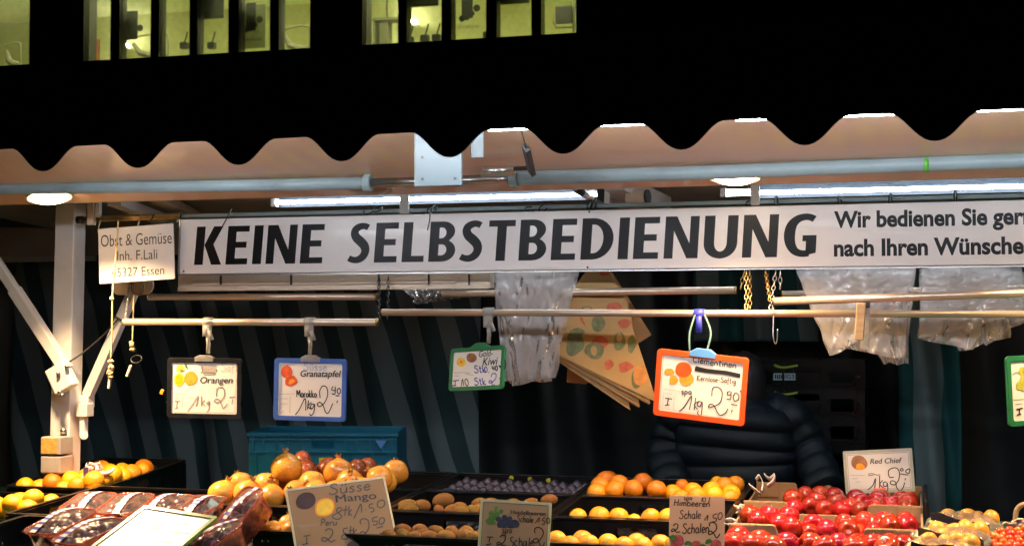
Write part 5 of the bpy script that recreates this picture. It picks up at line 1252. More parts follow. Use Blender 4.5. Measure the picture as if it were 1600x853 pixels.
def crown_mesh():
    mb = MB(); n = 6; vs = []
    prof = [(.16,.92),(.17,1.02),(.20,1.12)]
    for r, z in prof:
        for k in range(12): a = 2*math.pi*k/12; vs.append((r*math.cos(a), r*math.sin(a), z))
    fs = [(i*12+k, i*12+(k+1) % 12, (i+1)*12+(k+1) % 12, (i+1)*12+k) for i in range(2) for k in range(12)]
    mb.add(vs, fs)
    for k in range(6):
        a0, a1, am = [2*math.pi*(2*k+q)/12 for q in (0, 2, 1)]
        mb.add([(.20*math.cos(a0),.20*math.sin(a0),1.12),(.20*math.cos(a1),.20*math.sin(a1),1.12),(.33*math.cos(am),.33*math.sin(am),1.30)], [(0,1,2)])
    me = mb.mesh('crown', M['crown']); return me
CROWN = crown_mesh()
STEM = MB().tube([(0,0,.72),(.02,.01,.9),(.05,.02,1.02)], .05, 6).mesh('stem', M['crown'], True)
FRUITS = []   # dict: kind, pos, r, bounds
def crop(ox, oy, sc): return lambda x, y: (ox+x*sc, oy+y*sc)
def fruits(kind, pts, d_px, off, bounds, where, conv=None, explicit=None):
    batch = []
    for q in pts:
        px, py = conv(q[0], q[1]) if conv else (q[0], q[1])
        dp = q[2] if len(q) > 2 and q[2] else d_px
        Y = q[3] if len(q) > 3 else None
        p = at(px, py, Y) if Y else at_rim(px, py, off)
        r = dp/2/pxm(p)
        x0, x1, y0, y1 = bounds
        yc = min(max(p.y, y0+r*.9+.012), y1-r*.9-.012)
        if abs(yc-p.y) > 1e-6 and not Y: p = at(px, py, yc)
        p.x = min(max(p.x, x0+r*.9+.010), x1-r*.9-.010)
        batch.append({'p': p, 'r': r, 'kind': kind, 'where': where, 'b': bounds, 'px': px, 'py': py})
    FRUITS.append(batch); return batch
def relax(bs, it=30):
    for _ in range(it):
        for i in range(len(bs)):
            for j in range(i):
                a, b_ = bs[i], bs[j]; d = a['p']-b_['p']; L = d.length; need = (a['r']+b_['r'])*.93
                if L < need:
                    if L < 1e-6: d = Vector((0,1,0)); L = 1
                    d = d/L; d = Vector((d.x*.8, d.y*1.3, d.z*.06)); pu = (need-L)*.35
                    a['p'] += d*pu; b_['p'] -= d*pu
        for a in bs:
            x0, x1, y0, y1 = a['b']; r = a['r']*.92+.008
            a['p'].x = min(max(a['p'].x, x0+r), x1-r); a['p'].y = min(max(a['p'].y, y0+r), y1-r)
    for a in bs:
        a['p'].z = at(proj(a['p'])[0], a['py'], a['p'].y).z
def emit_fruits(bs, label, cat, group, scale_r=1.0):
    relax(bs)
    order = sorted(range(len(bs)), key=lambda i: proj(bs[i]['p'])[0])
    rank = {i: k for k, i in enumerate(order)}
    for i, q in enumerate(bs):
        k = rank[i]; n = len(bs)
        pos = 'leftmost' if k == 0 else ('rightmost' if k == n-1 else f'{ordn[k]} from the left')
        o = link(q['kind'], random.choice(FM[q['kind']])); s_ = q['r']*scale_r
        o.scale = (s_, s_, s_); o.location = q['p']
        if q['kind'] == 'kiwi': o.rotation_euler = (R(90)+random.uniform(-.3,.3), random.uniform(-.3,.3), R(90)+random.uniform(-.9,.9))
        elif q['kind'] == 'apple':
            o.rotation_euler = (random.uniform(-.5,.5)+(R(90) if random.random() < .55 else 0), random.uniform(-.8,.8), random.uniform(0,6.28))
        elif q['kind'] == 'pomegranate': o.rotation_euler = q.get('rot') or (random.uniform(-.9,.9), random.uniform(-.9,.9), random.uniform(0,6.28))
        else: o.rotation_euler = (random.uniform(0,6.28), random.uniform(0,6.28), random.uniform(0,6.28))
        tag(o, label.replace('@', pos), cat, group)
        if q['kind'] == 'pomegranate': link('crown', CROWN, o)
        if q['kind'] == 'apple' and abs(o.rotation_euler.x) < .6: link('stem', STEM, o)
def B(x0, x1, y0, y1): return (x0+.012, x1-.012, y0+.012, y1-.012)

# left crates
q3 = crop(0, 640, .25)
bs = fruits('orange', [(790,400),(905,412),(1010,385,26),(650,375),(700,425),(810,430),(455,442),(370,458),(275,492),(600,462),(510,498),(720,478),(640,502),(420,503),(190,492),(385,430),(880,450),(960,440,28),(960,395),(1000,372),(580,425),(330,485),(150,485),(640,440),(760,445),(850,402),(560,470),(450,480)], 33, .006, B(-3.235,-2.835,4.57,5.23), 'A', q3)
for q in bs[::2]+bs[1::4]: q['kind'] = 'clementine'
emit_fruits(bs, 'orange in the crate by the white post, @', 'orange', 'oranges in the crate by the white post')
bs = fruits('orange', [(45,580),(185,590),(60,640),(130,620),(230,620),(335,590),(300,560),(280,610),(150,660),(10,625),(5,600),(-60,600),(-40,640),(-90,580)], 35, .02, (-3.39,-2.85,4.18,4.55), 'B', q3)
for q in bs: q['kind'] = 'clementine'
emit_fruits(bs, 'bright yellow orange in the crate at the left edge, @', 'orange', 'yellow oranges in the crate at the left edge')
# pomegranates
q4 = crop(280, 640, .2497)
P_ = [(195,530,47,4.42),(405,525,47,4.42),(610,545,43,4.42),(378,465,40,4.56),(575,470,40,4.56),(645,365,50,4.58),(700,455,36,4.66),(815,468,44,4.50),(720,520,40,4.44),(1000,395,48,4.60),(1050,455,44,4.46),(1235,430,43,4.46),(850,520,42,4.42),(1000,520,42,4.42),(1150,500,42,4.42),(1352,392,42,4.68),(1290,455,38,4.56)]
bs = fruits('pomegranate', P_, 45, 0, (c0-.02,c1+.03,4.28,4.74), 'D', q4)
for q, rt in zip(bs, [(-.25,.25,0),(.1,.35,0),(-.2,0,1),(-.5,-.6,0),(.6,.9,0),(.08,-.05,0),(1.2,.3,0),(1.4,.8,0),(1.2,0,0),(-.25,-.15,0),(.7,.4,0),(.2,-.9,0)]): q['rot'] = rt
emit_fruits(bs, 'yellow pomegranate in the heap behind the mango card, @', 'pomegranate', 'pomegranates heaped behind the mango card')
bs = fruits('mango', [(900,370,40,4.86),(1110,385,36,4.84),(1170,365,34,4.95),(760,330,34,4.9),(540,415,38,4.86),(800,390,42,4.84),(1270,420,34,4.9),(480,440,34,4.86)], 38, 0, (c0,c1+.06,4.71,5.09), 'D3', q4)
emit_fruits(bs, 'dark red mango behind the pomegranate heap, @', 'mango', 'mangoes behind the pomegranates')
bs = fruits('pomegranate', [(545,735,36),(680,725,38),(705,765,36),(610,760,36),(900,740,38),(800,745,38)], 37, .0, B(c0,c1,3.9,4.3), 'E', q4)
emit_fruits(bs, 'pomegranate in the near crate under the mango card, @', 'pomegranate', 'pomegranates in the near crate')
# kiwis
q5 = crop(600, 660, .2262)
bs = fruits('kiwi', [(160,590),(265,572),(410,540,27),(180,606),(380,602,17),(470,606),(525,590),(600,610),(665,560),(640,600),(890,565),(1010,562),(1140,535),(45,580,26),(560,615),(800,590),(950,600),(1080,600),(740,560)], 21, -.004, B(c1,c2,4.3,4.7), 'K2', q5)
emit_fruits(bs, 'brown kiwi in the second row crate behind the blueberry card, @', 'kiwi', 'kiwis behind the blueberry card', 1.05)
bs = fruits('kiwi', [(130,745),(250,745),(360,755),(470,757),(570,757),(125,778),(235,772),(310,790),(430,788),(560,780),(620,792),(180,792),(690,770),(800,760),(900,770),(80,785)], 23, -.002, B(c1,c2,3.9,4.3), 'K1', q5)
emit_fruits(bs, 'brown kiwi in the nearest crate left of the blueberry card, @', 'kiwi', 'kiwis in the nearest crate', 1.05)
# oranges and clementines
q6 = crop(860, 660, .2263)
b1 = fruits('orange', [(240,440),(300,402),(352,402),(340,485),(425,468),(470,430),(555,462),(638,415),(795,465),(920,440,24)], 32, .02, B(c2,c3,4.7,5.1), 'O3', q6)
b2 = fruits('clementine', [(870,492),(1000,478),(1118,472),(1222,440),(1340,432),(1345,492),(1250,520,30),(1165,425,26),(1050,510),(1180,500),(930,520,28)], 31, .02, B(c2,c3,4.7,5.1), 'O3', q6)
emit_fruits(b1+b2, 'orange in the rear crate before the person, @', 'orange', 'oranges in the rear crate')
bs = fruits('clementine', [(190,655,30),(340,648),(505,658),(690,662),(815,660),(590,690,28),(900,660),(1000,665),(1120,660)], 33, -.002, B(c2,c3,4.3,4.7), 'O2', q6)
emit_fruits(bs, 'clementine in the second row crate behind the raspberry card, @', 'clementine', 'clementines in the second row crate')
bs = fruits('clementine', [(45,815),(185,810),(290,842),(425,835),(575,830),(715,842),(825,848),(110,850),(500,855),(640,858),(-15,845)], 33, 0, B(c2,c3,3.9,4.3), 'O1', q6)
emit_fruits(bs, 'clementine in the nearest crate left of the raspberry card, @', 'clementine', 'clementines in the nearest crate')
# apples
q7 = crop(1120, 660, .2262); q8 = crop(1340, 660, .2263)
rear = [q7(*p) for p in [(530,525),(625,507),(690,502),(690,545),(740,575),(680,592),(815,515),(855,552),(795,600),(915,585),(850,606),(970,525),(1010,558),(975,608),(1090,592),(1140,530)]]+[q8(*p) for p in [(170,535),(240,567),(105,592),(350,537),(410,562),(520,535),(590,552),(165,612),(300,600)]]
bs = fruits('apple', rear, 31, -.012, B(c3,c4,4.7,5.1), 'A3')
emit_fruits(bs, 'red apple in the rearmost cardboard box, @', 'apple', 'apples in the rearmost box')
mid = [q7(*p) for p in [(185,645),(320,645),(315,685),(495,655),(510,700),(570,725),(680,705),(745,742),(610,762),(690,772),(870,705),(810,768),(910,748),(975,772),(1000,690),(1050,715),(890,785),(1170,688)]]+[q8(*p) for p in [(205,692),(265,715),(395,690),(440,705),(20,770),(330,715)]]
bs = fruits('apple', mid, 35, -.006, B(c3,c4,4.3,4.7), 'A2')
emit_fruits(bs, 'red apple in the middle cardboard box, @', 'apple', 'apples in the middle box')
near = [q7(*p) for p in [(140,800),(130,842),(300,822),(495,838),(650,842),(860,850),(1040,850),(1220,850),(220,860),(400,865),(750,865),(950,870)]]+[q8(*p) for p in [(80,850),(275,855),(180,870)]]
bs = fruits('apple', near, 40, .0, B(c3,c4,3.9,4.3), 'A1')
emit_fruits(bs, 'red apple in the nearest cardboard box, @', 'apple', 'apples in the nearest box')

# paper wrappers among the fruit
def crumple(name, lbl, cat, pts, Y, m, seed, thick=.012):
    P = [at(px, py, Y) for px, py in pts]
    def fn(u, v):
        p = P[0]*(1-u)*(1-v)+P[1]*u*(1-v)+P[2]*u*v+P[3]*(1-u)*v
        n = Vector((noise.noise(Vector((u*5, v*5, seed))), noise.noise(Vector((u*5+9, v*5, seed))), noise.noise(Vector((u*5, v*5+9, seed)))))
        return p+n*thick
    o = ob(name, MB().grid(fn, 14, 10), m, smooth=True); s_ = o.modifiers.new('Solidify', 'SOLIDIFY'); s_.thickness = .0012
    return tag(o, lbl, cat)
w_ = crumple('paper_wrapper', 'crumpled pink and purple tissue wrapper on the oranges by the post', 'wrapper', [(136,722),(158,724),(160,742),(134,750)], 4.66, M['wrapper'], 1, .02)
ob('tail', (lambda mb: mb)(MB().tube(smooth_path([at(130,747,4.64), at(150,741,4.65), at(170,738,4.67), at(178,731,4.69)], 5), [.012,.011,.011,.01,.01,.01,.009,.009,.009,.008,.008,.008,.007,.007,.006,.005][:16], 7)), M['wrapper'], w_, True)
ob('purple_print', MB().grid(lambda u, v: at(130+u*8, 730+v*15, 4.625)+Vector((0,.004*noise.noise(Vector((u*6,v*6,3))),0)), 6, 6), M['wrapper_purple'], w_, True)
crumple('paper_wrapper', 'pale tissue wrapper on the yellow oranges at the left edge', 'wrapper', [(-4,802),(22,800),(26,811),(-2,814)], 4.21, M['wrapper'], 4, .012)
crumple('paper_wrapper', 'small pale yellow paper scrap between the raspberry card and the apples', 'wrapper', [(1150,790),(1161,788),(1163,800),(1152,803)], 4.45, M['cream'], 6, .012)
def curl(lbl, runs):
    t = thing('tape_curl', lbl, 'tape', at(*runs[0][0]), group='curled tape ends between oranges and apples')
    for r_ in runs:
        P = smooth_path([at(*p) for p in r_], 5); mb = MB(); n = len(P)
        mb.v = [tuple(p+Vector((0,-.004,.008))) for p in P]+[tuple(p+Vector((.003,.010,-.006))) for p in P]; mb.f = [(i,i+1,n+i+1,n+i) for i in range(n-1)]
        o = ob('tape', relto(t, mb), M['tape_white'], t, True); s_ = o.modifiers.new('Solidify', 'SOLIDIFY'); s_.thickness = .0015
curl('curled whitish tape ends sticking up beside the rear apple box', [[(1180,750,4.8),(1186,744,4.8),(1192,756,4.79),(1190,768,4.77)],[(1194,742,4.8),(1202,748,4.8),(1210,742,4.8),(1208,752,4.79),(1198,760,4.78)],[(1170,758,4.78),(1178,764,4.76),(1188,772,4.76)]])
curl('torn white tape at the left corner of the middle apple box', [[(1133,814,4.33),(1142,812,4.33),(1152,817,4.32)],[(1130,819,4.31),(1140,822,4.31),(1150,819,4.31)]])

# ================================================================ punnets of dark fruit
def punnet_mesh():
    def loop(w, d, r, z): return [(x, y, z) for x, y in rr(w, d, r, 4)]
    L = [loop(.095,.145,.02,0), loop(.122,.172,.025,.062), loop(.136,.186,.03,.066)]
    n = len(L[0]); vs = [p for l in L for p in l]
    fs = [(j*n+i, j*n+(i+1) % n, (j+1)*n+(i+1) % n, (j+1)*n+i) for j in range(2) for i in range(n)]+[tuple(range(n))[::-1]]
    tray = MB().add(vs, fs)
    filmm = MB().grid(lambda u, v: ((u-.5)*.128, (v-.5)*.178, .067+.020*math.sin(math.pi*u)*math.sin(math.pi*v)+.004*noise.noise(Vector((u*5,v*5,1)))), 14, 16)
    lip = MB().tube([(x,y,.0665) for x, y in rr(.134,.184,.03,4)], .0036, 6, closed=True)
    tape = MB(); k = 17
    for i in range(k+1):
        v = i/k; z = .0695+.0205*math.sin(math.pi*v)
        tape.v += [(-.011,(v-.5)*.186,z),(.011,(v-.5)*.186,z)]
    tape.f = [(2*i,2*i+1,2*i+3,2*i+2) for i in range(k)]
    tm = tape.mesh('tape', [M['tape_white'], M['tape_blue']])
    for i, p in enumerate(tm.polygons): p.material_index = i % 2
    tray_l = tray.mesh('tray', M['tray_pink'], True); film_l = filmm.mesh('film', M['wrap'], True); lip_l = lip.mesh('lip', M['tray_pink'], True)
    return tray_l, film_l, lip_l, tm
PU = punnet_mesh()
PL = [ballmesh('plum', orange_shape(k*2.2+5), M['plum'], 18, 12) for k in range(2)]
PE = ballmesh('apricot', orange_shape(3.3), M['peach'], 18, 12)
def punnet(lbl, px, py, off, yaw, tilt, roll=0, s_=1.0, nrow=3, Y=None):
    p = at(px, py, Y) if Y else at_rim(px, py, off)
    t = thing('fruit_punnet', lbl, 'punnet', p, (0,0,0), 'punnets of dark fruit'); t.scale = (s_,)*3
    t.rotation_euler = Euler((R(tilt), R(roll), R(yaw)), 'XYZ')
    t.location = p-(t.rotation_euler.to_matrix() @ Vector((0,0,.05)))*s_
    link('tray', PU[0], t); link('lip', PU[2], t); link('film', PU[1], t); link('tape', PU[3], t).location = (random.uniform(-.02,.02),0,0.001)
    k = 0
    for j in range(nrow):
        for i in range(2):
            o = link('plum', random.choice(PL), t); r_ = random.uniform(.026,.030)
            o.location = ((i-.5)*.048+random.uniform(-.004,.004), (j-1.2)*.050+random.uniform(-.004,.004), .044+random.uniform(-.003,.008)); o.scale = (r_,r_,r_)
            o.rotation_euler = (random.uniform(0,6),0,random.uniform(0,6)); k += 1
    return t
punnet('pink punnet of dark fruit, rearmost at the left beside the yellow oranges', 138, 791, .012, 6, 12, nrow=2)
punnet('pink punnet of dark fruit, second from the left in the rear row', 197, 794, .012, 4, 14, nrow=2)
punnet('pink punnet of dark fruit, third from the left in the rear row', 259, 796, .012, 0, 14, nrow=3)
punnet('pink punnet of dark fruit, fourth from the left in the rear row', 308, 798, .01, -4, 14, nrow=3)
punnet('pink punnet of dark fruit with striped tape, nearest to the yellow oranges', 96, 822, .045, -14, 16, 0, 1.0)
punnet('pink punnet of dark fruit with striped tape, at the left side of the green card', 142, 838, .045, -26, 16, 0, 1.0)
punnet('large pink punnet of dark fruit tipped towards the viewer, right of the green card', 372, 810, .04, -40, 48, 0, 1.1)
punnet('pink punnet of dark fruit at the lower right corner of the green card', 330, 850, .04, -45, 30, 0, 1.0)
punnet('pink punnet of dark fruit hidden under the green card', 240, 838, .0, 0, 10, 0, 1.0)
tg = MB().prism([[(-.022,-.035),(.016,-.035),(.024,.03),(-.010,.036)]], -.001, .001)
tgo = ob('paper_tag', tg, M['tag_cyan'], loc=at(326,796,4.12), rot=(R(72), R(18), R(-10))); tag(tgo, 'pale blue paper tag between the green card and the tipped punnet', 'tag')
tg = MB().prism([[(-.022,-.03),(.022,-.03),(.026,.03),(-.018,.03)]], -.001, .001)
tgo = ob('paper_tag', tg, M['tape_white'], loc=at(146,797,4.22), rot=(R(60), R(30), R(-20))); tag(tgo, 'greyish white paper tag on the left punnets', 'tag')
st = MB().lathe([(.001,-.001),(.009,-.001),(.009,.001),(.001,.001)], 12); ob('emblem', st, M['pic_red'], tgo, loc=(.004,.014,.0025))

# ================================================================ cards standing among the fruit
GP = 'price cards standing among the fruit'
def crate_card(label, corners, Y, tilt, azr, cmap, mat_sheet, mat_edge, border=3.2, thick=.004):
    c = Card('price_card', label, GP, corners, Y, tilt, azr)
    b_ = border*c.k
    ob('sheet', MB().prism([rr(c.w, c.h, .004)], -thick/2, thick/2), mat_sheet, c.root, bevel=.0008); c.z = thick/2+.0002
    if mat_edge:
        ob('edge_band', MB().prism([rr(c.w+.001, c.h+.001, .004), rr(c.w-2*b_, c.h-2*b_, .002)[::-1]], -thick/2-.0004, thick/2+.0005), mat_edge, c.root); 
    c.map(*cmap, c.w, c.h); return c
c = crate_card('tilted shade-tinted tan price card for mangoes, leaning before the pomegranates', [(445,763),(597,752),(621,853),(474,866)], 3.92, 45, None, ((40,150),(1240,60),(265,960)), M['card_shaded'], M['yellow_edge'])
c.rule(.0075, M['grey_ink'], .0012)
c.blob(wob(300,292,118,100,0,a=.02), M['pic_purple']); c.blob(wob(535,382,122,108,1,a=.03), M['pic_orange'], z=.0004); c.blob(wob(535,382,100,88,1,a=.03), M['pic_yellow'], z=.0006)
c.hand('Süsse', 570, 240, 118, M['pen'], 15, (1,-.06), sq=1.65)
c.printed('Mango', 668, 332, 88, 490, M['ink'], (1,-.03), bold=.014, shear=0)
c.strokes([[(745,405),(700,395),(680,430),(720,465),(745,500),(710,525),(650,510),(640,480),(690,455),(750,420)],[(790,375),(782,490)],[(755,425),(815,420)],[(828,380),(830,495)],[(865,425),(832,460),(870,495)],[(895,530),(930,450),(970,365),(985,465)],[(1030,430),(1034,440)],[(1120,370),(1075,385),(1080,420),(1120,420),(1135,455),(1095,470)],[(1215,335),(1175,360),(1180,410),(1225,425),(1262,390),(1250,345),(1215,335)]], 14, M['pen'])
c.hand('Peru', 500, 585, 70, M['pen'], 13, (1,.03), sq=1.35)
c.lines([((245,578),(470,575)),((285,630),(380,628))], M['faint_ink'], 8)
c.strokes([[(310,690),(390,685)],[(348,690),(352,775)],[(305,782),(375,774)]], 13, M['pen'])
c.strokes([[(560,650),(600,625),(650,650),(640,710),(580,760),(530,750),(540,720),(590,735),(640,775),(690,755)],[(830,630),(780,640),(785,680),(830,710),(830,750),(775,750),(770,715),(820,685)],[(865,610),(862,735)],[(845,665),(895,660)],[(900,630),(902,735)],[(940,655),(905,690),(950,725)],
           [(985,600),(975,560),(1010,538),(1070,560),(1085,640),(1050,700),(1000,720),(985,695),(1020,685),(1060,720),(1090,775),(1130,740)],[(1185,525),(1125,540),(1130,575),(1175,575),(1180,615),(1130,615)],[(1225,540),(1205,580),(1225,615),(1265,595),(1265,550),(1225,540)],[(1180,655),(1260,640)],[(1228,710),(1230,725)]], 14, M['pen'])
c.blob(wob(920,830,85,50,0,a=.05), M['pic_purple'], z=.0008)
c = crate_card('shade-tinted tan price card with blueberry picture, before the kiwis', [(745,781),(857,786),(862,874),(752,870)], 3.88, 18, -.10, ((80,140),(1240,185),(105,1040)), M['card_shaded'], M['yellow_edge'], 4)
c.rule(.0085, M['grey_ink'], .0012)
for i, (x, y, a_, b_) in enumerate(((345,300,28,55),(270,360,42,40),(420,330,40,36),(300,430,70,50),(250,480,60,45),(360,390,50,60),(300,500,70,30))): c.blob(wob(x,y,a_,b_,i,a=.1), M['pic_leaf'], z=.0002+.0001*i)
for i, (x, y) in enumerate(((400,450),(440,490),(490,420),(480,490),(530,460),(580,440),(560,510),(610,490),(660,490),(640,530),(700,525),(590,535),(430,530),(500,535))): c.blob(wob(x,y,46,42,i,a=.04), M['pic_berry'], z=.001+.00008*i)
c.z += .0012
c.printed('Heidelbeeren', 585, 360, 62, 570, M['grey_ink'], (1,.04), bold=.02, shear=0)
c.hand('Schale', 690, 475, 95, M['pen'], 13, (1,.05), sq=.95); c.strokes([[(1000,500),(1060,410),(1050,490)],[(1090,450),(1092,460)],[(1160,415),(1120,425),(1115,455),(1150,470),(1140,515),(1105,510)],[(1200,415),(1175,450),(1190,495),(1225,490),(1235,440),(1200,415)]], 13, M['pen'])
c.lines([((195,600),(440,602)),((230,660),(335,662))], M['faint_ink'], 8); c.hand('spa', 475, 655, 95, M['pen'], 13, sq=1.1)
c.strokes([[(235,722),(338,724)],[(285,722),(275,800)],[(228,840),(320,825)]], 18, M['pen'])
c.strokes([[(445,720),(480,690),(530,700),(535,760),(490,820),(420,840),(405,810),(450,800),(510,850),(550,840)],[(660,715),(620,735),(640,785),(680,815),(640,870),(590,850)],[(735,765),(700,780),(690,830),(740,850)],[(765,720),(765,850)],[(766,800),(800,770),(815,850)],[(880,775),(840,790),(835,840),(870,845),(885,780),(890,850)],[(930,720),(925,850)],[(950,810),(990,800),(975,770),(950,800),(960,850),(1010,840)],
           [(1010,650),(1000,590),(1050,560),(1120,590),(1145,660),(1100,750),(1030,800),(990,770),(1010,740),(1060,740),(1110,830),(1150,850),(1175,785)]], 17, M['pen'])
c = crate_card('unframed shade-tinted tan price card with raspberry picture, before the clementines', [(1043,775),(1129,777.5),(1134,872),(1049,872)], 3.89, 22, -.12, ((805,512),(1190,528),(835,940)), M['card_plain'], None)
c.hand('Himbeeren', 840, 583, 44, M['pen'], 7, (1,.045), sq=1.18)
c.hand('spa', 905, 545, 30, M['pen'], 6, (1,.02), sq=1.3); c.hand('Kl I', 1030, 558, 28, M['pen'], 6, (1,.05), sq=1.2)
c.hand('Schale', 885, 672, 56, M['pen'], 7, (1,-.0), sq=.88); c.strokes([[(1060,685),(1082,650),(1080,685)],[(1145,640),(1120,650),(1122,668),(1142,672),(1140,692),(1118,694)],[(1165,632),(1152,655),(1162,680),(1180,665),(1178,640),(1165,632)]], 7, M['pen'])
c.strokes([[(848,720),(862,705),(880,715),(875,740),(845,758),(838,748),(855,740),(875,762),(900,758)]], 8, M['pen']); c.hand('Schalen', 915, 772, 66, M['pen'], 8, (1,-.03), sq=.78)
c.strokes([[(1100,725),(1098,705),(1120,698),(1145,715),(1145,750),(1110,778),(1095,772),(1105,755),(1130,770),(1155,802),(1175,775)]], 9, M['pen'])
for i, (x, y, r_) in enumerate(((885,820,46),(1015,855,40),(1150,850,40),(870,865,35))): c.blob(wob(x,y,r_,r_*.95,i,a=.06), M['pic_pink'], z=.0003+.0001*i)
for i, (x, y) in enumerate(((960,835),(1100,825),(1060,860),(850,800))): c.blob(wob(x,y,24,18,i,a=.25), M['pic_leaf'], z=.0008+.0001*i)
c = crate_card('white price card with red apple picture, standing on the rear apple box', [(1323,708.5),(1422,698.5),(1424,764),(1323,772)], 4.98, 16, None, ((120,190),(1075,88),(118,785)), M['paper_shaded'], M['sleeve_edge'], 4.5)
c.rule(.013, M['grey_ink'], .001)
c.blob(wob(335,335,112,106,.6,a=.04), M['pic_brown']); c.blob(wob(345,390,60,48,1,a=.1), M['pic_orange'], z=.0004)
c.printed('Red Chief', 488, 342, 72, 440, M['grey_ink'], (1,-.10), bold=.016)
c.lines([((200,520),(400,505)),((220,565),(300,555)),((265,610),(330,600))], M['faint_ink'], 8); c.strokes([[(445,490),(500,475),(560,490),(615,485)],[(445,510),(520,495)]], 14, M['pen_faint'])
c.strokes([[(425,705),(500,640),(545,540),(520,690)],[(605,500),(590,670)],[(640,560),(600,620),(650,670)],[(695,580),(650,590),(650,640),(690,635),(700,590),(700,690),(650,690)],
           [(800,505),(740,510),(730,430),(780,385),(850,380),(880,440),(860,540),(800,610),(745,600),(760,560),(815,575),(825,650),(865,690),(910,650),(940,570)],[(920,375),(895,395),(910,415),(935,400),(920,375)],[(1020,375),(975,400),(970,430),(1005,440),(1025,400),(1020,375)],[(890,455),(1000,465)],[(955,510),(948,540)]], 14, M['pen'])
ob('foot_clip', MB().box((.0, -c.h/2+.004, .004), (.040,.020,.022)), M['clip_red'], c.root, bevel=.003)
ob('foot_stem', MB().box((.0, -c.h/2-.035, .0), (.010,.075,.006)), M['clip_red'], c.root)
# green framed card lying on the punnets
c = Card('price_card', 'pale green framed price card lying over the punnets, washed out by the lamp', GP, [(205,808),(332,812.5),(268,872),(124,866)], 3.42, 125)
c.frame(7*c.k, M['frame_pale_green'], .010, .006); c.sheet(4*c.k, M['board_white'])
c.map((420,195),(1095,225),(60,440), c.w, c.h)
c.blob(wob(590,280,40,18,0), M['faint_ink']); c.lines([((660,300),(950,305)),((820,262),(870,264)),((560,340),(800,350))], M['faint_ink'], 9); c.lines([((700,268),(860,262))], M['pic_orange'], 6)

# ================================================================ bags of yellow fruit, basket, tomatoes
YF = [ballmesh('yellow_fruit', egg_shape(k*1.3), M['yellow_fruit'], 18, 12) for k in range(3)]
def fruit_bag(lbl, px, py, Y, wpx, hpx, rot, seed, n=8):
    p = at(px, py, Y); k = 1/pxm(p); w, h = wpx*k, hpx*k
    t = thing('fruit_bag', lbl, 'bag of fruit', p, (R(8),0,R(rot)), 'clear bags of yellow fruit')
    rs = random.Random(seed)
    for i in range(n):
        o = link('yellow_fruit', rs.choice(YF), t); s_ = rs.uniform(.022,.028)
        o.location = ((i/(n-1)-.5)*w*.62+rs.uniform(-.012,.012), (.03 if i % 2 else -.02)+rs.uniform(-.012,.012), (.25 if i % 2 else .0)*h+rs.uniform(-.1,.1)*h); o.scale = (s_*1.2, s_, s_*.95); o.rotation_euler = (rs.uniform(-.6,.6), rs.uniform(-.6,.6), rs.uniform(-3,3))
    def skin(u, v):
        e = abs(2*u-1); pinch = 1-.75*max(0, (e-.62)/.38)**1.3
        x = (u-.5)*w*1.18; y = (v-.5)*.17*pinch
        z = h*.78*max(0, 1-e**2.6)**.6*max(0, math.sin(math.pi*v))**.6-h*.28+h*.25*max(0,(e-.7)/.3)*math.sin(seed+u*3)
        n_ = abs(noise.noise(Vector((u*7, v*4, seed))))*.022+abs(noise.noise(Vector((u*17, v*9, seed*2))))*.010
        return (x, y, z+n_*.8)
    ob('film', MB().grid(skin, 44, 22), M['wrap2'], t, True)
    def lab(u, v):
        x = (-.40+.84*u)*w; return (x, -.080+.02*math.sin(math.pi*u), h*(.62-.42*u)+.024*(v-.5)+.006*math.sin(u*7+seed)+.003*noise.noise(Vector((u*9,v*5,seed))))
    ob('label_band', MB().grid(lab, 26, 5), M['navy_label'], t, True)
    def lf(u, v):
        x, y, z = skin(.06+.16*u, .25+.4*v); return (x, y, z-.004)
    ob('leaf', MB().grid(lf, 8, 6), M['pale_leaf'], t, True)
    return t
M['wrap2'] = film('wrap2', (.85,.82,.74), .22, rough=.10, gloss=.45, wrinkle=.6, wscale=18)
fruit_bag('clear bag of yellow fruit farthest back, touching the green artificial grass', 1508, 822, 4.30, 104, 36, -14, 1)
fruit_bag('clear bag of yellow fruit with a dark band, in the middle of the three', 1492, 842, 4.10, 116, 30, -12, 2)
fruit_bag('clear bag of yellow fruit nearest, at the bottom of the view', 1476, 860, 3.95, 110, 30, -8, 3)
cr_ = MB().box(at(1512,807,4.36), (.026,.004,.018), Matrix.Rotation(R(20),3,'Y')); tag(ob('blue_label', cr_, M['clip_blue'], bevel=.001), 'small blue label behind the farthest bag of yellow fruit', 'label')
# tomatoes in a black tray
tx0, tx1 = at(1540,850,3.95).x, at(1700,850,3.95).x
crate('tomato_tray', 'shallow black tray of small red tomatoes at the right edge', tx0, tx1+.12, 3.74, 4.16, None, zr=(1.06,1.085), h=.08, floor=.05)
pts = []
rs = random.Random(5)
for r_ in range(7):
    for k in range(9):
        x = 1550+k*12.5+(r_ % 2)*6+rs.uniform(-2,2); y = 832+r_*6.2+rs.uniform(-1.5,1.5)-max(0,(1-abs(x-1600)/60))*6+max(0,1562-x)*.35
        if x < 1652: pts.append((x, y, 13.5+rs.uniform(-1.5,1.5), 4.10-r_*.026))
bs = fruits('tomato', pts, 13, .0, (tx0+.01,tx1+.1,3.76,4.15), 'T')
ordn2 = ordn+[f'{a}-{b_}' for a in ('thirty','forty','fifty','sixty') for b_ in ordn[:9]]
ordn += [x for x in [f'thirty-{q}' for q in ordn[5:9]]+['fortieth']+[f'forty-{q}' for q in ordn[:9]]+['fiftieth']+[f'fifty-{q}' for q in ordn[:9]]+['sixtieth']+[f'sixty-{q}' for q in ordn[:9]] if x not in ordn]
emit_fruits(bs, 'small red tomato in the shallow tray, @', 'tomato', 'small tomatoes in the shallow tray')
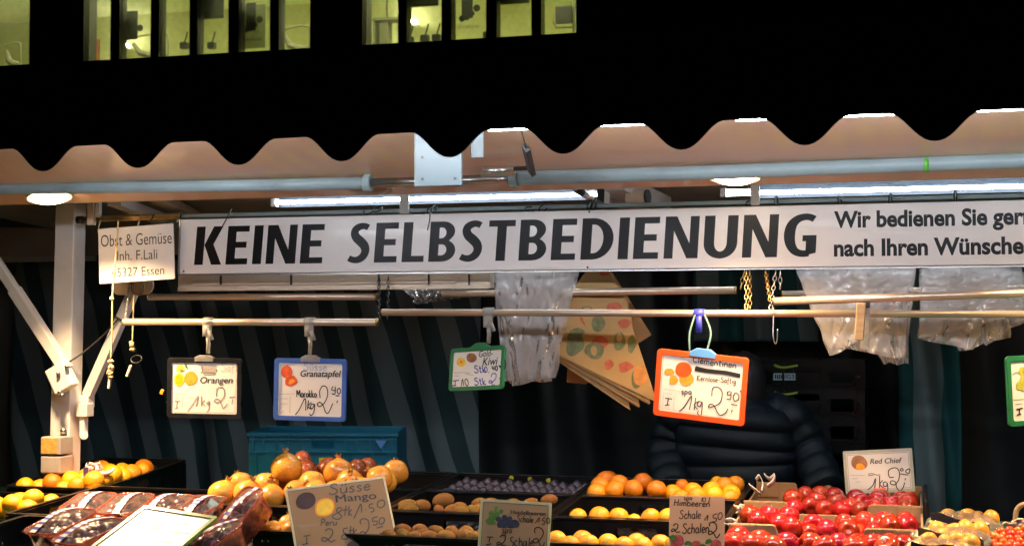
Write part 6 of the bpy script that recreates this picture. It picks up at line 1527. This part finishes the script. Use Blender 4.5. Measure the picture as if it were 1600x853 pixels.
bk = thing('wicker_basket', 'wicker basket with an arched handle behind the tomatoes', 'basket', at(1640,840,4.34))
hdl = [at(1588,832,4.34),at(1587,806,4.34),at(1591,793,4.34),at(1603,787,4.34),at(1640,785,4.34),at(1680,790,4.34),at(1692,806,4.34),at(1691,832,4.34)]
ob('handle', relto(bk, MB().tube(smooth_path(hdl, 5), .0075, 8)), M['wicker'], bk, True)
cx_, cy_, cz_ = (hdl[0]+hdl[-1])/2; rw = (hdl[-1].x-hdl[0].x)/2
mb = MB()
for k in range(7): mb.tube([(cx_+(rw-.004*(6-k))*math.cos(a), cy_+.11*math.sin(a), cz_-.075+.011*k) for a in [2*math.pi*q/28 for q in range(28)]], .0058, 6, closed=True)
ob('body', relto(bk, mb), M['wicker'], bk, True)
ob('bottom', relto(bk, MB().lathe([(.001,-.004),(rw*.8,-.004),(rw*.8,.004),(.001,.004)], 24, (cx_,cy_,cz_-.078))), M['wicker'], bk)
crumple('paper_liner', 'crumpled pink paper lying in the wicker basket', 'paper', [(1566,820),(1590,810),(1640,808),(1640,830)], 4.24, M['pink_paper'], 8, .016)
# little green plant below the left crate
pl_ = thing('herb_pot', 'dark green herb at the bottom left corner, before the yellow oranges', 'plant', at(10,852,4.05))
mb = MB()
for i in range(26):
    a = random.uniform(0,6.28); r_ = random.uniform(.0,.05); z = random.uniform(-.06,.025)-r_*.2; c_ = Vector((r_*math.cos(a), r_*math.sin(a), z)); d = Vector((math.cos(a), math.sin(a), random.uniform(-.2,.6)))*.03; s_ = d.orthogonal().normalized()*.012
    mb.add([c_, c_+d*.5+s_, c_+d, c_+d*.5-s_], [(0,1,2,3)])
ob('leaf', mb, M['plant_leaf'], pl_); ob('stem', MB().tube([(0,0,-.10),(0,0,0)], .004, 6), M['plant_leaf'], pl_)

# ================================================================ stack of black crates behind
STY = 6.25
sx0, sx1 = at(1178,600,STY).x-.02, at(1352,600,STY).x
def stack_crate():
    t = thing('stacked_crate', '', 'crate', group='black crates stacked behind the person')
    w = sx1-sx0; h = .118
    ob('body', MB().prism([[(-w/2,0),(w/2,0),(w/2,h-.006),(-w/2,h-.006)], rr(.11,.03,.01,3,.0,h-.045)[::-1], rr(.10,.055,.006,2,w*.30,.04)[::-1], rr(.10,.055,.006,2,-w*.33,.04)[::-1]], -.004, .004).move(Matrix.Rotation(R(90),4,'X')).span((-w/2,.0045,0),(-w/2+.008,.38,h-.006)).span((w/2-.008,.0045,0),(w/2,.38,h-.006)).span((-w/2+.0085,.37,0),(w/2-.0085,.378,h-.006)).span((-w/2+.0085,.0045,0),(w/2-.0085,.369,.006)), M['black_plastic'], t)
    ob('rim', MB().prism([rr(w+.014,.40,.01), rr(w-.02,.37,.01)[::-1]], h-.010, h-.003).move(Matrix.Translation((0,.19,0))), M['black_plastic'], t)
    for x in (-.42,-.2,.12,.2,.42): ob('rib', MB().span((x*w-.004,-.012,.006),(x*w+.004,-.0045,h-.012)), M['black_plastic'], t)
    lb = ob('label', MB().span((-.155*w-.065,-.0062,.028),(-.155*w+.065*.45,-.0045,.058)), M['label_blue'], t)
    lc = MB()
    for k in range(5): lc.span((-.155*w-.058+.009*k,-.0067,.034),(-.155*w-.052+.009*k,-.0063,.052))
    ob('print', lc, M['pen'], lb); text_mesh(lb, 'IPCO 78', .024, 'pen', (-.155*w-.012,-.0068,.036), bold=.02, rot=(math.pi/2,0,0), width=.036)
    ob('clip', MB().tube(smooth_path([(-.155*w-.06,-.010,.093),(-.155*w-.03,-.013,.083),(-.155*w,-.012,.084),(-.155*w+.04,-.010,.092)], 4), .006, 6), M['lime'], t, True)
    return t
ps = stack_crate()
ztop = at(1265,562,STY).z; hs = .1165; nst = int(ztop/hs)
for k in range(nst):
    if k == 0: o = ps
    else:
        o = ps.copy(); COL.objects.link(o)
        for ch in ps.children:
            c_ = ch.copy(); COL.objects.link(c_); c_.parent = o
            for g_ in ch.children:
                d_ = g_.copy(); COL.objects.link(d_); d_.parent = c_
    n_from_top = nst-k
    o.location = ((sx0+sx1)/2+random.uniform(-.004,.004), STY+random.uniform(-.004,.004), ztop-hs*n_from_top)
    o['label'] = ('topmost' if n_from_top == 1 else ('lowest' if k == 0 else ordn[n_from_top-1]+' from the top'))+' black crate in the stack behind the person'
pal = MB().span((sx0,STY,0),(sx1,STY+.38,max(.02, ztop-hs*nst-.002))); tag(ob('pallet', pal, M['wood']), 'low wooden pallet under the black crate stack', 'pallet')

# ================================================================ person in a dark quilted jacket
PYp = 5.62
pc = at(1150, 640, PYp); px_ = pc.x
def skin_mesh(name, verts, edges, radii, m, root=0, sub=2):
    me = bpy.data.meshes.new(name); me.from_pydata([tuple(v) for v in verts], edges, [])
    o = bpy.data.objects.new(name, me); COL.objects.link(o)
    sm = o.modifiers.new('Skin', 'SKIN'); sm.use_smooth_shade = True
    lay = me.skin_vertices if len(me.skin_vertices) else None
    if lay is None:
        me.attributes  # layer is made through bmesh below
        bm = bmesh.new(); bm.from_mesh(me); bm.verts.layers.skin.verify(); bm.to_mesh(me); bm.free(); lay = me.skin_vertices
    for i, r_ in enumerate(radii): lay[0].data[i].radius = (r_, r_) if not isinstance(r_, tuple) else r_
    lay[0].data[root].use_root = True
    ss = o.modifiers.new('Subdivision', 'SUBSURF'); ss.levels = sub; ss.render_levels = sub
    dg = bpy.context.evaluated_depsgraph_get(); dg.update()
    new = bpy.data.meshes.new_from_object(o.evaluated_get(dg)); new.materials.clear(); new.materials.append(m)
    new.polygons.foreach_set('use_smooth', [True]*len(new.polygons))
    bpy.data.objects.remove(o); bpy.data.meshes.remove(me); new.name = name
    return new
sh_l = at(1066,654,PYp); sh_r = at(1228,654,PYp+.02); el_l = at(1043,705,PYp-.02); el_r = at(1264,705,PYp); ha_l = at(1050,775,PYp-.20); ha_r = at(1292,768,PYp-.12)
O3 = Vector((px_, PYp, 0)); zt_ = lambda py: at(1150, py, PYp).z
zs = zt_(642); zh = zt_(604)
bodyv = [Vector((0,0,.95)), Vector((0,0,1.15)), Vector((0,0,zs-.07)), Vector((0,0,zs)), Vector((.005,-.015,zs+.07)), Vector((.012,-.03,zh-.01)), Vector((.012,-.03,zh+.07))]
rad = [(.155,.11),(.14,.10),(.16,.10),(.10,.07),(.055,.055),(.082,.092),(.075,.085)]
edges = [(0,1),(1,2),(2,3),(3,4),(4,5),(5,6)]
def addv(p, r_, a): bodyv.append(Vector(p)); rad.append(r_); edges.append((a, len(bodyv)-1)); return len(bodyv)-1
for s_, sh, el, ha in ((-1, sh_l, el_l, ha_l), (1, sh_r, el_r, ha_r)):
    i = addv(sh-O3+Vector((0,0,-.005)), (.055,.055), 2); i = addv(el-O3, (.042,.042), i); i = addv(ha-O3, (.028,.030), i)
    d = ((ha-el).normalized()+Vector((0,-.5,-.3))).normalized(); palm = ha-O3+d*.07; ip = addv(palm, (.034,.018), i)
    sd = d.cross(Vector((0,0,1))).normalized()
    for q, L in ((-.024,.062),(-.008,.072),(.008,.068),(.024,.054)):
        j = addv(palm+sd*q+d*.035, (.0095,.0095), ip); j = addv(palm+sd*q*1.15+d*(.035+L*.55)+Vector((0,0,-.008)), (.0085,.0085), j); addv(palm+sd*q*1.1+d*(.035+L)+Vector((0,0,-.026)), (.007,.007), j)
    j = addv(palm-sd*.034*s_-d*.01, (.011,.011), ip); addv(palm-sd*.055*s_+d*.025+Vector((0,0,-.01)), (.009,.009), j)
    hp_ = addv((s_*.09,0,.88), (.085,.085), 0); kn_ = addv((s_*.10,.01,.48), (.058,.058), hp_); an = addv((s_*.105,.02,.09), (.04,.04), kn_); addv((s_*.11,-.10,.04), (.04,.035), an)
pm = skin_mesh('person', bodyv, edges, rad, M['skin'])
pr = link('person', pm, None, O3); tag(pr, 'person in a dark navy quilted jacket standing behind the rear orange crate', 'person')
# jacket: quilted torso and sleeves
jk = MB(); nA = 40
def ringmesh(mb, centers, rads, n=36):
    vs = []; m_ = len(centers)
    for i, c_ in enumerate(centers):
        d = (centers[min(i+1,m_-1)]-centers[max(i-1,0)]).normalized(); x = d.cross(Vector((0,1,0))); x = x.normalized() if x.length > .1 else Vector((1,0,0)); y = x.cross(d).normalized()
        a_, b_ = rads[i]
        for k in range(n):
            t_ = 2*math.pi*k/n; cc, s2 = math.cos(t_), math.sin(t_)
            cc = math.copysign(abs(cc)**.85, cc); s2 = math.copysign(abs(s2)**.85, s2)
            w_ = 1+.05*noise.noise(c_*6+Vector((cc*1.5,s2*1.5,0)))+.025*noise.noise(c_*17+Vector((cc*3,s2*3,5)))
            vs.append(c_+(x*cc*a_+y*s2*b_)*w_)
    fs = [(i*n+k, i*n+(k+1) % n, (i+1)*n+(k+1) % n, (i+1)*n+k) for i in range(m_-1) for k in range(n)]
    fs += [tuple(range(n))[::-1], tuple((m_-1)*n+k for k in range(n))]
    mb.add(vs, fs)
cs_, rs_ = [], []
N_ = 90; zb_, zt2 = .86, zs+.045
for i in range(N_+1):
    t_ = i/N_; z = zb_+(zt2-zb_)*t_
    q = (z/.072+.05*math.sin(z*31)) % 1.0; puff = .013*abs(math.sin(math.pi*q))**.6
    top = max(0, (z-(zs-.06))/.105)
    a_ = .225+.02*math.sin(t_*3)-.02*(1-t_)+puff; b_ = .155+puff
    a_ = a_*(1-min(1,top)**2.2*.62); b_ = b_*(1-min(1,top)**2*.45)
    cs_.append(Vector((.004*math.sin(z*20),0,z))); rs_.append((a_, b_))
ringmesh(jk, cs_, rs_)
for sh, el, ha in ((sh_l, el_l, ha_l), (sh_r, el_r, ha_r)):
    path = smooth_path([Vector((0,0,zs-.03)).lerp(sh-O3, .55)+Vector((0,0,.0)), sh-O3, el-O3, (ha-O3).lerp(el-O3, .05)], 22); L = 0; cs2, rs2 = [], []
    for i, p in enumerate(path):
        if i: L += (p-path[i-1]).length
        q = (L/.075) % 1.0; puff = .013*abs(math.sin(math.pi*q))**.6; t_ = i/(len(path)-1)
        r_ = (.055+.027*min(1, t_/.22))-.024*max(0, t_-.2)+puff; cs2.append(p); rs2.append((r_, r_))
    ringmesh(jk, cs2, rs2, 24)
ob('jacket', jk, M['jacket'], pr, True)
cl_ = MB(); ringmesh(cl_, [Vector((.008,-.01,zs+.02+.012*k)) for k in range(9)], [(.098-.003*k+.008*math.sin(k*1.3), .098-.003*k+.008*math.sin(k*1.3)) for k in range(9)], 28); ob('collar', cl_, M['jacket'], pr, True)
hr = MB(); hv = []
hairm = ballmesh('hair', lambda d, th_, ph: Vector((d.x*(.088+.018*max(0,-d.z)), d.y*.104+.016, d.z*.118-(.05 if d.z < -.3 else 0)*abs(d.z)))*(1+.07*noise.noise(d*3)+.04*noise.noise(d*9)), M['hair'], 32, 22)
link('hair', hairm, pr, Vector((.03,-.02,zh+.02)))
tr_ = MB()
for s_ in (-1, 1): ringmesh(tr_, [Vector((s_*.09,0,.90)), Vector((s_*.095,.005,.7)), Vector((s_*.10,.01,.48)), Vector((s_*.105,.02,.12))], [(.105,.105),(.09,.095),(.075,.08),(.06,.065)], 24)
ob('trousers', tr_, M['trousers'], pr, True)
